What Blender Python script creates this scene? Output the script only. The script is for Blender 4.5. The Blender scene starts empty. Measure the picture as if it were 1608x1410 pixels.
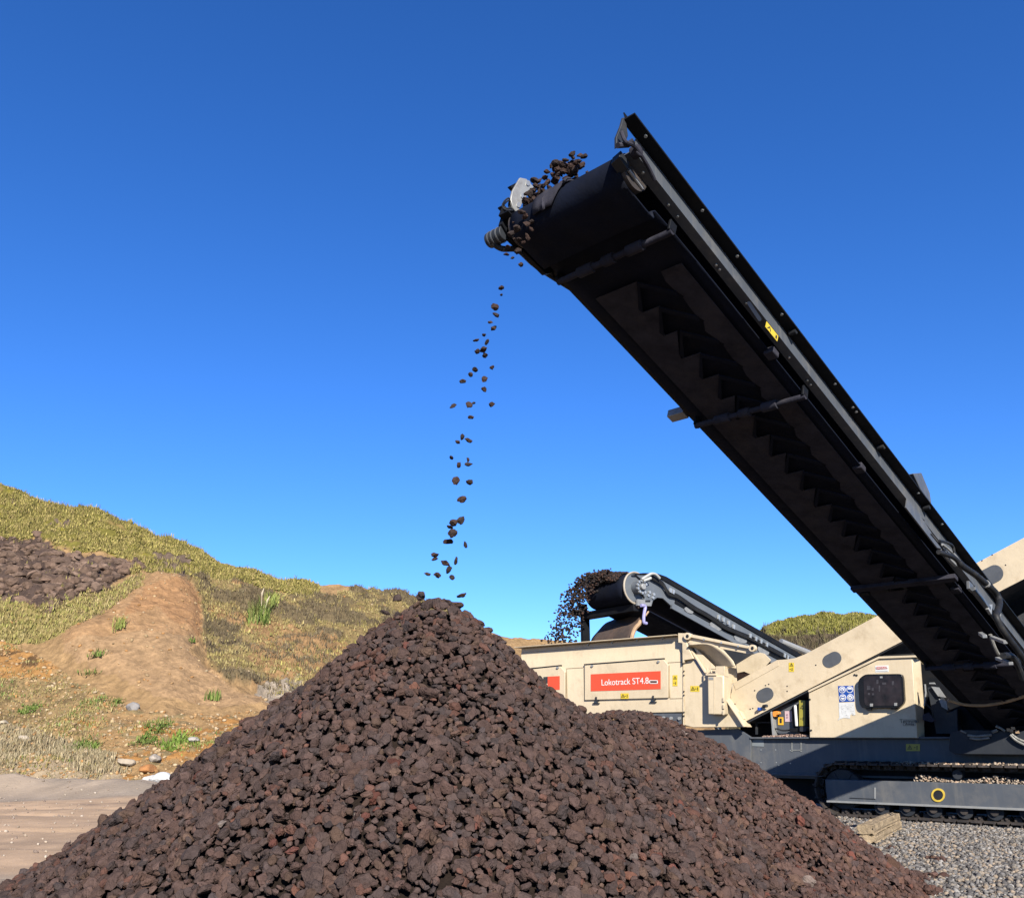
import bpy, math, random
import numpy as np
from mathutils import Vector, Matrix, noise as mnoise

# ------------------------------------------------------------------ camera, world, sun, exposure
SC = bpy.context.scene
COL = SC.collection
CAM_H = 1.05
TH = math.atan((1160-705)/1380.0)
cam_d = bpy.data.cameras.new("camera")
cam = bpy.data.objects.new("camera", cam_d); COL.objects.link(cam)
cam_d.sensor_width = 36; cam_d.lens = 1380.0/1608*36
cam_d.clip_start = 0.05; cam_d.clip_end = 3000
cam.location = (0, 0, CAM_H); cam.rotation_euler = (math.pi/2+TH, 0, 0)
SC.camera = cam

SUN_EL = math.radians(29.0); SUN_ANG = math.radians(231.6+49)      # math angle of the direction towards the sun
SUN = np.array([math.cos(SUN_ANG)*math.cos(SUN_EL), math.sin(SUN_ANG)*math.cos(SUN_EL), math.sin(SUN_EL)])
w = bpy.data.worlds.new("World"); SC.world = w; w.use_nodes = True
nt = w.node_tree; bg = nt.nodes['Background']
sky = nt.nodes.new('ShaderNodeTexSky'); sky.sky_type = 'NISHITA'; sky.sun_disc = False
sky.sun_elevation = SUN_EL; sky.sun_rotation = math.pi/2-SUN_ANG
sky.altitude = 1200; sky.air_density = 1.0; sky.dust_density = 0.15; sky.ozone_density = 3.0
hs = nt.nodes.new('ShaderNodeHueSaturation'); hs.inputs['Saturation'].default_value = 1.22; hs.inputs['Value'].default_value = 1.0
mxs = nt.nodes.new('ShaderNodeMix'); mxs.data_type = 'RGBA'; mxs.blend_type = 'MULTIPLY'; mxs.inputs[0].default_value = 1; mxs.inputs[7].default_value = (.55, .74, 1.07, 1)
nt.links.new(sky.outputs[0], hs.inputs['Color']); nt.links.new(hs.outputs[0], mxs.inputs[6]); nt.links.new(mxs.outputs[2], bg.inputs[0])
bg.inputs[1].default_value = 0.079
sl = bpy.data.lights.new("sun", 'SUN'); sl.energy = 5.0; sl.angle = math.radians(0.5); sl.color = (1, 0.945, 0.84)
so = bpy.data.objects.new("sun", sl); COL.objects.link(so)
so.rotation_euler = Vector(tuple(-SUN)).to_track_quat('-Z', 'Y').to_euler()
SC.view_settings.view_transform = 'Standard'; SC.view_settings.look = 'None'
SC.view_settings.gamma = 1.0; SC.view_settings.exposure = 1.35
SC.render.film_transparent = False
try:
    SC.cycles.use_denoising = True
    SC.cycles.max_bounces = 6; SC.cycles.diffuse_bounces = 3; SC.cycles.transparent_max_bounces = 8
except Exception: pass

rng = np.random.default_rng(7); random.seed(7)
# ------------------------------------------------------------------ photograph geometry (photo pixels to real points)
F, CX, CY = 1380.0, 804.0, 705.0
ct, st = math.cos(TH), math.sin(TH)
C0 = np.array([0, 0, CAM_H])
def ray(x, y):
    u = (x-CX)/F; v = (CY-y)/F
    return np.array([u, ct-st*v, st+ct*v])
def at_ground(x, y, z=0.0):
    d = ray(x, y); return C0+d*((z-C0[2])/d[2])
def at_depth(x, y, D):
    d = ray(x, y); return C0+d*(D/d[1])
def on_plane(x, y, o, n):
    d = ray(x, y); return C0+d*(((np.asarray(o)-C0)@n)/(d@n))
def proj(p):
    p = np.asarray(p, float)-C0
    f = p[..., 1]*ct+p[..., 2]*st; up = -p[..., 1]*st+p[..., 2]*ct
    f = np.where(f < .05, .05, f)
    return CX+F*p[..., 0]/f, CY-F*up/f
# machine frame: a along the side (left/away), b away from the near side, z up
M0 = at_ground(1400, 1287)
E1 = np.array([-1.2626, 1, 0]); E1 /= np.linalg.norm(E1)
E2 = np.array([E1[1], -E1[0], 0]); UP = np.array([0, 0, 1.0])
def MA(a, b, z): return M0+E1*a+E2*b+UP*z
def MP(x, y, b): return on_plane(x, y, M0+E2*b, E2)
def AZ(x, y, b):
    q = MP(x, y, b)-M0; return float(q@E1), float(q[2])
# near conveyor frame: L down the belt from the head, w to the right, n up
CR = np.array([-1.055, 1, 0]); CR /= np.linalg.norm(CR)
SG = math.radians(20.5)
DL = np.array([CR[1], -CR[0], 0])*math.cos(SG)-UP*math.sin(SG)
NN = np.cross(CR, DL); NN = NN if NN[2] > 0 else -NN
H0 = (at_depth(975, 235, 7.2*.711)+at_depth(800, 330, 7.2*1.144*.711))/2
def V(L, w, n): return H0+DL*L-CR*w+NN*n
def VW(x, y, w): return on_plane(x, y, V(0, w, 0), CR)
def VN(x, y, n): return on_plane(x, y, V(0, 0, n), NN)

# ------------------------------------------------------------------ noise
def _h(ix, iy, s):
    v = (ix.astype(np.int64)*374761393+iy.astype(np.int64)*668265263+s*2147483647+12345) & 0xffffffff
    v = ((v ^ (v >> 13))*1274126177) & 0xffffffff
    return ((v ^ (v >> 16)) & 0xffffff)/float(0xffffff)
def vnoise(x, y, s=0):
    ix = np.floor(x); iy = np.floor(y); fx = x-ix; fy = y-iy
    fx = fx*fx*(3-2*fx); fy = fy*fy*(3-2*fy)
    a = _h(ix, iy, s); b = _h(ix+1, iy, s); c = _h(ix, iy+1, s); d = _h(ix+1, iy+1, s)
    return (a+(b-a)*fx)*(1-fy)+(c+(d-c)*fx)*fy
def fbm(x, y, sc, o=4, s=0, g=.5):
    x = np.asarray(x, float)/sc; y = np.asarray(y, float)/sc; r = 0; a = 1; t = 0
    for i in range(o):
        r = r+a*(vnoise(x, y, s+i*17)-.5)*2; t += a; a *= g; x = x*2.03+11.3; y = y*2.03-7.7
    return r/t
def cells(x, y, sc, s=0):
    """cellular noise: distance to the edge between the two nearest seeds, and the id of the nearest"""
    x = np.asarray(x, float)/sc; y = np.asarray(y, float)/sc
    ix = np.floor(x); iy = np.floor(y); d1 = np.full(x.shape, 9.); d2 = d1.copy(); idn = np.zeros(x.shape)
    for i in (-1, 0, 1):
        for j in (-1, 0, 1):
            jx = ix+i; jy = iy+j
            px = jx+_h(jx, jy, s); py = jy+_h(jx, jy, s+5)
            d = np.hypot(px-x, py-y); hid = _h(jx, jy, s+9)
            m = d < d1
            d2 = np.where(m, d1, np.minimum(d2, d)); idn = np.where(m, hid, idn); d1 = np.where(m, d, d1)
    return d2-d1, idn
def sstep(x, a, b):
    t = np.clip((x-a)/(b-a), 0, 1); return t*t*(3-2*t)
def in_poly(px, py, poly):
    r = np.zeros(px.shape, bool); n = len(poly); j = n-1
    for i in range(n):
        xi, yi = poly[i]; xj, yj = poly[j]
        c = ((yi > py) != (yj > py)) & (px < (xj-xi)*(py-yi)/((yj-yi) or 1e-9)+xi)
        r ^= c; j = i
    return r

# ------------------------------------------------------------------ tagging
def tag(o, label=None, cat=None, group=None, kind=None):
    if label: o['label'] = label
    if cat: o['category'] = cat
    if group: o['group'] = group
    if kind: o['kind'] = kind
    return o
def empty(name, loc, label, cat, group=None):
    o = bpy.data.objects.new(name, None); COL.objects.link(o); o.location = tuple(loc); o.empty_display_size = .2
    return tag(o, label, cat, group)

# ------------------------------------------------------------------ materials
def lin(r, g, b):
    f = lambda c: ((c/255+.055)/1.055)**2.4 if c > 10 else c/255/12.92
    return (f(r), f(g), f(b))
MATS = {}
ALB = .54            # all pigments are listed relative to a clean white card; this brings them to real albedo
def mat(name, col, rough=.6, metal=0.0, var=.15, vs=3.0, bump=0.0, bs=60.0, dirt=None, ds=2.0, damt=.5, spec=.5, attr=False, streak=None, coat=0, world=False):
    """procedural paint, metal or mineral: base colour broken by noise, grime patches, vertical streaks, bump"""
    if name in MATS: return MATS[name]
    m = bpy.data.materials.new(name); m.use_nodes = True; MATS[name] = m
    t = m.node_tree; N = t.nodes; K = t.links; b = N['Principled BSDF']
    b.inputs['Metallic'].default_value = metal; b.inputs['Specular IOR Level'].default_value = spec
    if coat: b.inputs['Coat Weight'].default_value = coat
    tc = N.new('ShaderNodeTexCoord') if not world else N.new('ShaderNodeNewGeometry')
    OUT = 'Object' if not world else 'Position'
    def nz(scale, detail=6, rough=.6, mp=None):
        n = N.new('ShaderNodeTexNoise'); n.inputs['Scale'].default_value = scale; n.inputs['Detail'].default_value = detail
        n.inputs['Roughness'].default_value = rough; K.new((mp or tc).outputs[OUT if mp is None else 0], n.inputs['Vector']); return n
    def mix(fac, A, B, mode='MIX'):
        x = N.new('ShaderNodeMix'); x.data_type = 'RGBA'; x.blend_type = mode
        for s, v in ((0, fac), (6, A), (7, B)):
            if hasattr(v, 'links'): K.new(v, x.inputs[s])
            else: x.inputs[s].default_value = v if s == 0 else (*v, 1)
        return x.outputs[2]
    def ramp(src, lo, hi, c0=(0, 0, 0), c1=(1, 1, 1)):
        r = N.new('ShaderNodeValToRGB'); r.color_ramp.elements[0].position = lo; r.color_ramp.elements[1].position = hi
        r.color_ramp.elements[0].color = (*c0, 1); r.color_ramp.elements[1].color = (*c1, 1)
        K.new(src, r.inputs[0]); return r.outputs[0]
    if attr:
        a = N.new('ShaderNodeAttribute'); a.attribute_name = 'tint'; base = a.outputs['Color']
    else:
        c = N.new('ShaderNodeRGB'); c.outputs[0].default_value = (*col, 1); base = c.outputs[0]
    n1 = nz(vs)
    v = ramp(n1.outputs[0], .3, .7, (1-var,)*3, (1+var,)*3)
    base = mix(1.0, base, v, 'MULTIPLY')
    if streak:
        mp = N.new('ShaderNodeMapping'); K.new(tc.outputs[OUT], mp.inputs[0]); mp.inputs['Scale'].default_value = (1, 1, .06)
        n3 = nz(14, 4, .6, mp)
        base = mix(ramp(n3.outputs[0], .52, .75), base, streak)
    if dirt:
        n2 = nz(ds, 8, .7)
        f = ramp(n2.outputs[0], .62-.25*damt, .78-.1*damt)
        base = mix(f, base, dirt)
    base = mix(1.0, base, (ALB,)*3, 'MULTIPLY')
    K.new(base, b.inputs['Base Color'])
    r = ramp(nz(vs*2.7).outputs[0], .3, .7, (max(0, rough-.1),)*3, (min(1, rough+.1),)*3); K.new(r, b.inputs['Roughness'])
    if bump:
        bn = nz(bs, 8, .65); bm = N.new('ShaderNodeBump'); bm.inputs['Strength'].default_value = min(1, bump); bm.inputs['Distance'].default_value = .4/bs*max(1, bump)
        K.new(bn.outputs[0], bm.inputs['Height']); K.new(bm.outputs[0], b.inputs['Normal'])
    return m

# ------------------------------------------------------------------ mesh builder (world coordinates; stored relative to the parent's origin)
class MB:
    def __init__(s): s.v = []; s.f = []
    def add(s, vs, fs):
        o = len(s.v); s.v += [tuple(map(float, p)) for p in vs]; s.f += [tuple(i+o for i in f) for f in fs]; return s
    def prism(s, poly, vec):
        n = len(poly); p = [np.asarray(q, float) for q in poly]; q = [x+np.asarray(vec) for x in p]
        nrm = sum((np.cross(p[i]-p[0], p[(i+1) % n]-p[0]) for i in range(n)), np.zeros(3))
        A, B = tuple(range(n)), tuple(range(n, 2*n))
        sd = [(i, (i+1) % n, n+(i+1) % n, n+i) for i in range(n)]
        if nrm@np.asarray(vec) > 0: fs = [A[::-1], B]+sd
        else: fs = [A, B[::-1]]+[f[::-1] for f in sd]
        return s.add(p+q, fs)
    def box(s, c, ax, ay, az):
        c, ax, ay, az = map(np.asarray, (c, ax, ay, az))
        return s.prism([c-ax-ay-az, c+ax-ay-az, c+ax+ay-az, c-ax+ay-az], 2*az)
    def bar(s, p0, p1, wv, tv):
        p0, p1, wv, tv = map(np.asarray, (p0, p1, wv, tv))
        return s.prism([p0-wv/2-tv/2, p0+wv/2-tv/2, p0+wv/2+tv/2, p0-wv/2+tv/2], p1-p0)
    def tube(s, pts, r, n=10, cap=True):
        P = [np.asarray(p, float) for p in pts]; R = r if hasattr(r, '__len__') else [r]*len(P)
        vs = []; pu = None
        for i, p in enumerate(P):
            d = P[min(i+1, len(P)-1)]-P[max(i-1, 0)]; d = d/(np.linalg.norm(d)+1e-12)
            if pu is None:
                pu = np.cross(d, [0, 0, 1.]) if abs(d[2]) < .95 else np.cross(d, [1., 0, 0])
            u = pu-d*(pu@d); u /= np.linalg.norm(u)+1e-12; pu = u; v = np.cross(d, u)
            vs += [p+R[i]*(math.cos(2*math.pi*k/n)*u+math.sin(2*math.pi*k/n)*v) for k in range(n)]
        fs = [(i*n+k, i*n+(k+1) % n, (i+1)*n+(k+1) % n, (i+1)*n+k) for i in range(len(P)-1) for k in range(n)]
        if cap: fs += [tuple(range(n))[::-1], tuple(range((len(P)-1)*n, len(P)*n))]
        return s.add(vs, fs)
    def cyl(s, p0, p1, r, n=20): return s.tube([p0, p1], r, n)
    def grid(s, rows, thick=None):
        R = [[np.asarray(p, float) for p in r] for r in rows]; m = len(R[0])
        vs = [p for r in R for p in r]
        fs = [(i*m+j, i*m+j+1, (i+1)*m+j+1, (i+1)*m+j) for i in range(len(R)-1) for j in range(m-1)]
        if thick is None: return s.add(vs, fs)
        t = np.asarray(thick); k = len(vs); fs2 = [tuple(x+k for x in f[::-1]) for f in fs]
        b = [j for j in range(m)]+[i*m+m-1 for i in range(1, len(R))]+[(len(R)-1)*m+j for j in range(m-2, -1, -1)]+[i*m for i in range(len(R)-2, 0, -1)]
        sd = [(b[i], b[i]+k, b[(i+1) % len(b)]+k, b[(i+1) % len(b)]) for i in range(len(b))]
        return s.add(vs+[p+t for p in vs], fs+fs2+sd)
    def build(s, name, m, parent=None, bevel=0.0, smooth=35, label=None):
        root = parent; off = np.zeros(3)
        while root is not None: off = off+np.array(root.location); root = root.parent
        me = bpy.data.meshes.new(name)
        me.from_pydata([tuple(np.asarray(p)-off) for p in s.v], [], s.f); me.update()
        import bmesh
        bmx = bmesh.new(); bmx.from_mesh(me); bmesh.ops.recalc_face_normals(bmx, faces=bmx.faces); bmx.to_mesh(me); bmx.free()
        me.materials.append(m)
        if smooth:
            me.polygons.foreach_set('use_smooth', [True]*len(me.polygons)); me.set_sharp_from_angle(angle=math.radians(smooth))
        o = bpy.data.objects.new(name, me); COL.objects.link(o)
        if parent is not None: o.parent = parent
        if bevel:
            b = o.modifiers.new('bevel', 'BEVEL'); b.width = bevel; b.segments = 2; b.limit_method = 'ANGLE'; b.angle_limit = math.radians(40)
        if label: o['label'] = label
        return o
def spline(pts, k=6):
    P = [np.asarray(p, float) for p in pts]; P = [2*P[0]-P[1]]+P+[2*P[-1]-P[-2]]; out = []
    for i in range(1, len(P)-2):
        for j in range(k):
            t = j/k; a, b, c, d = P[i-1:i+3]
            out.append(.5*((2*b)+(c-a)*t+(2*a-5*b+4*c-d)*t*t+(3*b-a-3*c+d)*t**3))
    out.append(P[-2]); return out
def big_mesh(name, verts, faces, m, tint=None, smooth=True, kind=None, label=None, cat=None):
    """one mesh object from numpy arrays; faces all of one size"""
    me = bpy.data.meshes.new(name); nv = len(verts); nf = len(faces); k = faces.shape[1]
    me.vertices.add(nv); me.vertices.foreach_set('co', np.ascontiguousarray(verts, dtype=np.float32).ravel())
    me.loops.add(nf*k); me.loops.foreach_set('vertex_index', np.ascontiguousarray(faces, dtype=np.int32).ravel())
    me.polygons.add(nf); me.polygons.foreach_set('loop_start', np.arange(0, nf*k, k, dtype=np.int32))
    me.update(calc_edges=True)
    me.polygons.foreach_set('use_smooth', np.full(nf, smooth))
    if tint is not None:
        a = me.attributes.new('tint', 'FLOAT_COLOR', 'POINT'); c = np.ones((nv, 4), np.float32); c[:, :3] = tint
        a.data.foreach_set('color', c.ravel())
    me.materials.append(m)
    o = bpy.data.objects.new(name, me); COL.objects.link(o)
    return tag(o, label, cat, None, kind)

# ------------------------------------------------------------------ stones
def ico(sub):
    import bmesh
    b = bmesh.new(); bmesh.ops.create_icosphere(b, subdivisions=sub, radius=1)
    v = np.array([x.co[:] for x in b.verts]); f = np.array([[q.index for q in x.verts] for x in b.faces]); b.free(); return v, f
def stone_shapes(sub, count, seed, rough=.16, cuts=7, sc=(1, .78, .62)):
    v0, f = ico(sub); r = np.random.default_rng(seed); out = []
    for i in range(count):
        v = v0.copy()
        for _ in range(cuts):
            n = r.normal(size=3); n /= np.linalg.norm(n); d = r.uniform(.55, .85)
            h = v@n; v = v-np.outer(np.maximum(h-d, 0)*.9, n)
        off = r.uniform(-50, 50, 3)
        k = np.array([mnoise.fractal(Vector(tuple(p*1.6+off)), .8, 2.1, 4) for p in v])
        k2 = np.array([mnoise.noise(Vector(tuple(p*5.0-off))) for p in v])
        v = v*(1+rough*k+rough*.45*k2)[:, None]
        s = np.array(sc)*r.uniform(.72, 1.28, 3); v = v*s
        v -= v.mean(0); v /= np.abs(v).max()
        out.append(v*.5)
    return out, f
def rotations(n, tilt, r):
    """random yaw, then a tilt of up to `tilt` radians about a random axis"""
    yaw = r.uniform(0, 2*math.pi, n); t = r.normal(0, tilt, n); ax = r.uniform(0, 2*math.pi, n)
    cz, sz = np.cos(yaw), np.sin(yaw); Rz = np.zeros((n, 3, 3)); Rz[:, 0, 0] = cz; Rz[:, 0, 1] = -sz; Rz[:, 1, 0] = sz; Rz[:, 1, 1] = cz; Rz[:, 2, 2] = 1
    return axang(np.stack([np.cos(ax), np.sin(ax), 0*ax], 1), t)@Rz
def axang(u, t):
    n = len(t); K = np.zeros((n, 3, 3)); K[:, 0, 1] = -u[:, 2]; K[:, 0, 2] = u[:, 1]; K[:, 1, 0] = u[:, 2]; K[:, 1, 2] = -u[:, 0]; K[:, 2, 0] = -u[:, 1]; K[:, 2, 1] = u[:, 0]
    I = np.eye(3)[None]; s = np.sin(t)[:, None, None]; c = np.cos(t)[:, None, None]
    return I+s*K+(1-c)*(K@K)
def align_to(nrm):
    z = np.array([0, 0, 1.]); ax = np.cross(np.tile(z, (len(nrm), 1)), nrm); l = np.linalg.norm(ax, axis=1); t = np.arctan2(l, nrm[:, 2])
    ax = np.where(l[:, None] < 1e-6, np.array([1., 0, 0]), ax/np.maximum(l, 1e-6)[:, None]); return axang(ax, t)
def merge_stones(shapes, f, pos, size, R, tint):
    """numpy arrays of many stones as one mesh"""
    n = len(pos); pick = np.arange(n) % len(shapes); nv = len(shapes[0])
    S = np.stack(shapes)[pick]*size[:, None, None]
    P = np.einsum('nij,nkj->nki', R, S)+pos[:, None, :]
    Fc = f[None]+(np.arange(n)*nv)[:, None, None]
    return P.reshape(-1, 3), Fc.reshape(-1, f.shape[1]), np.repeat(tint, nv, axis=0)
# ================================================================== ground, road, hill
def road_w(x, y):
    """1 on the dirt road left of the pile, from the world position"""
    d = (y-13.2)-(-x-6)*.12+1.2*fbm(x, y, 6, 2, 5)
    return sstep(d, -6.2, -5.0)*(1-sstep(d, 3.6, 4.4))*(1-sstep(x, .5, 3.5))
def ground_z(x, y):
    z = .05*fbm(x, y, 5, 3, 3)*sstep(-x, 2.5, 6)+.02*fbm(x, y, .8, 3, 8)
    d = (y-13.2)-(-x-6)*.12
    z = z+sstep(-x, 2.5, 5)*(.26*np.exp(-((d-5.0)/.8)**2)*(1+.8*fbm(x, y, 1.1, 3, 21)))          # windrow along the far edge of the road
    for k, off in enumerate((-3.0, -1.3, .8, 2.3)):
        z = z-sstep(-x, 1, 5)*.045*np.exp(-((d-off-.25*fbm(x, 0*x, 4, 2, 31+k))/.16)**2)*(.6+.6*fbm(x, y, 1.5, 2, 41+k))
    return z
m_ground = mat('ground_dirt', (.4, .3, .22), .95, var=.12, vs=1.2, bump=.7, bs=14, attr=True, spec=.15)
th_ = np.linspace(0, 2*math.pi, 721)[:-1]
rr = np.concatenate([np.linspace(.3, 30, 420), np.geomspace(30.5, 1500, 40)])
T, R = np.meshgrid(th_, rr); X = R*np.sin(T); Y = R*np.cos(T); Z = np.where(R < 60, ground_z(X, Y), 0)-.02
nT = len(th_); i0 = np.arange(len(rr)-1)[:, None]*nT; j0 = np.arange(nT)[None]; j1 = (j0+1) % nT
FQ = np.stack([(i0+j0), (i0+nT+j0), (i0+nT+j1), (i0+j1)], -1).reshape(-1, 4)
n1 = fbm(X, Y, 1.6, 4, 60); n2 = fbm(X, Y, .35, 3, 61)
ca = np.array([.40, .31, .23]); cb = np.array([.31, .25, .195]); cg = np.array([.21, .19, .17])
wt = sstep(n1, -.4, .4)[..., None]; gc = ca*wt+cb*(1-wt)
gr = sstep(X, 1.0, 3.0)[..., None]; gc = gc*(1-gr)+cg*gr
gc = gc*(1+.22*n2[..., None])
tan_p = sstep(fbm(X, Y, 1.3, 3, 66), .05, .4)[..., None]*gr*.5; gc = gc*(1-tan_p)+np.array([.40, .30, .21])*tan_p
big_mesh('ground', np.stack([X, Y, Z], -1).reshape(-1, 3), FQ, m_ground, gc.reshape(-1, 3), True, 'structure')

m_road = mat('road_dirt', (.4, .3, .22), .95, var=.10, vs=2.2, bump=.45, bs=18, attr=True, spec=.15)
gx, gy = np.meshgrid(np.arange(-26, 3.5, .07), np.arange(6.0, 21.0, .07)); W = road_w(gx, gy)
rz = ground_z(gx, gy)+.004-.02-.10*(1-sstep(W, .0, .35))
d = (gy-13.2)-(-gx-6)*.12
base = np.array([.53, .365, .235])*np.ones(gx.shape+(3,))
stripe = vnoise(d*3.2+1.5*fbm(gx, gy, 5, 2, 71), gx*.12, 72); base *= (1+.16*(stripe-.5))[..., None]
s2 = sstep(fbm(gx*.2, d, .5, 3, 75), .12, .5)[..., None]; base = base*(1-.28*s2)+np.array([.30, .22, .165])*.28*s2
s3 = (np.exp(-((d-3.0-.5*fbm(gx, 0*gx, 5, 2, 88))/.28)**2)*sstep(fbm(gx*.5, gy, .35, 3, 89), -.15, .35))[..., None]; base = base*(1-.6*s3)+np.array([.17, .125, .10])*.6*s3
e = (1-sstep(W, .2, .95))[..., None]; base = base*(1-e)+np.array([.33, .26, .20])*e
base *= (1+.12*fbm(gx, gy, .9, 3, 79)+.16*fbm(gx, gy, .2, 2, 77))[..., None]
h_, w_ = gx.shape; ii = np.arange(h_-1)[:, None]*w_+np.arange(w_-1)[None]
RF = np.stack([ii, ii+1, ii+w_+1, ii+w_], -1)
keep = (W[:-1, :-1] > .02); big_mesh('dirt_road', np.stack([gx, gy, rz], -1).reshape(-1, 3), RF[keep], m_road, base.reshape(-1, 3), True, 'structure')

# ------------------------------------------------------------------ quarry hill: a slope described by bearing and distance
SKY = [(-500, 560), (-250, 660), (-90, 735), (0, 765), (35, 775), (62, 787), (110, 797), (150, 800), (185, 812), (250, 842), (290, 852), (315, 862), (340, 880), (390, 893), (440, 909), (480, 916),
       (520, 922), (560, 926), (620, 934), (690, 950), (740, 975), (800, 997), (835, 1002), (880, 1008), (950, 1030), (1100, 1050), (1160, 1025), (1200, 990), (1245, 977), (1300, 968), (1370, 968), (1430, 980), (1520, 1000), (1700, 1010), (2000, 1000)]
sa, se = [], []
for x, y in SKY:
    q = ray(x, y); sa.append(q[0]/q[1]); se.append(q[2]/q[1])
def px_az(x): return ray(x, 1000)[0]/ray(x, 1000)[1]
ka = [px_az(x) for x in (-400, 0, 260, 450, 640, 860, 1200, 1700)]
toe = [25, 24.4, 23.6, 25, 30, 40, 46, 46]; crest = [43, 42, 43, 45, 48, 56, 62, 62]
na, nr = 900, 330
A_ = np.linspace(-1.15, .95, na); tt = np.concatenate([np.linspace(-.03, 1.0, nr-30), np.linspace(1.02, 2.2, 30)])
AA, TT = np.meshgrid(A_, tt)
Dt = np.interp(AA, ka, toe); Dc = np.interp(AA, ka, crest); EC = np.interp(AA, sa, se)
DD = Dt+(Dc-Dt)*TT
e0 = -(CAM_H+.05)/Dt
prof = np.where(TT < 0, TT*.6, np.clip(TT, 0, 1)**.92)
EE = e0+(EC-e0)*np.clip(prof, -1, 1)
HX = AA*DD; HY = DD
HZ = CAM_H+EE*DD
HZ = np.where(TT > 1, (CAM_H+EC*Dc)-(TT-1)*3.0, HZ)
PX, PY = proj(np.stack([HX, HY, HZ], -1))
jx = PX+16*fbm(HX, HY+HZ, 3.0, 4, 90)+4*fbm(HX, HY+HZ, .5, 2, 95); jy = PY+11*fbm(HX, HY+HZ, 3.0, 4, 91)+3*fbm(HX, HY+HZ, .5, 2, 96)
up_ = TT > 1
Zn = {}
Zn['green'] = in_poly(jx, jy, [(-600, 300), (500, 700), (500, 945), (470, 938), (420, 925), (330, 912), (290, 898), (255, 903), (195, 912), (232, 885), (160, 872), (100, 862), (40, 843), (0, 838), (-600, 760)]) & (PX < 560) | (up_ & (PX < 560))
Zn['rock'] = in_poly(jx, jy, [(-600, 760), (0, 838), (60, 850), (130, 876), (228, 885), (222, 902), (185, 912), (150, 935), (120, 945), (80, 965), (62, 950), (0, 928), (-600, 900)])
Zn['rock2'] = in_poly(jx, jy, [(60, 818), (92, 812), (110, 825), (120, 838), (90, 840)]) | in_poly(jx, jy, [(10, 785), (22, 785), (48, 828), (38, 828)]) | in_poly(jx, jy, [(225, 872), (290, 880), (300, 905), (260, 900)])
Zn['dry'] = in_poly(jx, jy, [(-600, 900), (0, 928), (62, 955), (130, 940), (215, 910), (215, 945), (150, 985), (90, 1010), (40, 1012), (0, 1002), (-600, 990)])
Zn['sand'] = in_poly(jx, jy, [(205, 948), (250, 914), (300, 921), (312, 960), (310, 1005), (300, 1040), (350, 1085), (420, 1098), (440, 1112), (330, 1108), (240, 1094), (170, 1066), (92, 1030), (88, 1014), (150, 985)])
Zn['fanred'] = in_poly(jx, jy, [(228, 950), (300, 925), (312, 965), (308, 1022), (275, 1012), (245, 985), (190, 1000)])
Zn['shrub'] = in_poly(jx, jy, [(300, 905), (420, 930), (480, 945), (660, 925), (760, 1000), (620, 1080), (450, 1092), (345, 1078), (312, 1022), (312, 960)])
Zn['orange'] = in_poly(jx, jy, [(-600, 990), (0, 1002), (90, 1042), (180, 1095), (300, 1125), (640, 1100), (640, 1300), (-600, 1300)])
Zn['toe'] = in_poly(jx, jy, [(-600, 1120), (0, 1128), (95, 1150), (165, 1180), (185, 1228), (150, 1300), (-600, 1300)])
Zn['bank'] = in_poly(jx, jy, [(395, 1082), (470, 1062), (480, 1105), (420, 1108)])
Zn['far'] = PX > 1140
BASE = np.array([.34, .215, .105])*np.ones(HX.shape+(3,))
def put(mask, c, k=1.0):
    mk = (mask*k)[..., None].astype(float); BASE[:] = BASE*(1-mk)+np.array(c)*mk
f1 = fbm(HX, HY+HZ, 1.2, 4, 101); f2 = fbm(HX, HY+HZ, .45, 3, 102); f3 = fbm(HX, HY+HZ, 4.0, 3, 103)
put(Zn['shrub'], (.23, .165, .075)); put(Zn['shrub'] & (f1+f3*.6 > .12), (.14, .105, .058)); put(Zn['shrub'] & (f3 < -.18), (.30, .18, .085))
put(Zn['orange'], (.345, .215, .10)); put(Zn['orange'] & (f1+f3 > .02), (.37, .185, .06)); put(Zn['orange'] & (f2+f1*.5 > .25), (.24, .175, .085)); put(Zn['orange'] & (PX+40*f1 < 140) & (PY > 1050), (.31, .21, .10)); put(Zn['orange'] & (PX+40*f1 < 140) & (PY > 1050) & (f2 > .1), (.18, .125, .06)); put(Zn['orange'] & (PX < 100+30*f1) & (PY < 1055), (.38, .20, .07)); put(Zn['orange'] & (PX < 60) & (f1 > .1) & (PY > 1022) & (PY < 1045), (.13, .075, .035))
put(Zn['sand'], (.37, .222, .112)); put(Zn['fanred'], (.37, .205, .098)); put(Zn['sand'] & (PY > 1025), (.36, .228, .122))
put(Zn['dry'], (.26, .205, .08)); put(Zn['dry'] & (PX+25*f1 > 130), (.235, .17, .09))
put(Zn['green'], (.22, .19, .03)); put(Zn['green'] & (f1 > .2), (.15, .13, .03)); put(Zn['green'] & (f3 > .12), (.21, .15, .055))
put(Zn['rock'], (.085, .058, .047)); put(Zn['rock2'] & (f2 > -.2), (.14, .10, .075)); put(Zn['toe'], (.34, .26, .17)); put(Zn['bank'], (.33, .27, .21))  # outcrop ground darkened: shade of the crevices put into its colour
far = Zn['far']; put(far & (PY > 995+14*f1), (.10, .075, .05)); put(far & (PY <= 995+14*f1), (.20, .195, .05))
cd, cid = cells(HX+.4*f2, (HZ)*1.15+HY*.3+.4*f1, 1.25, 7); cd2, cid2 = cells(HX+.2*f2, (HZ)*1.2, .55, 8)
rk = (Zn['rock'] | Zn['rock2']).astype(float)
BASE *= (1+rk[..., None]*(cid[..., None]-.5)*.5)
BASE *= (1+.24*f2+.12*f1)[..., None]
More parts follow.
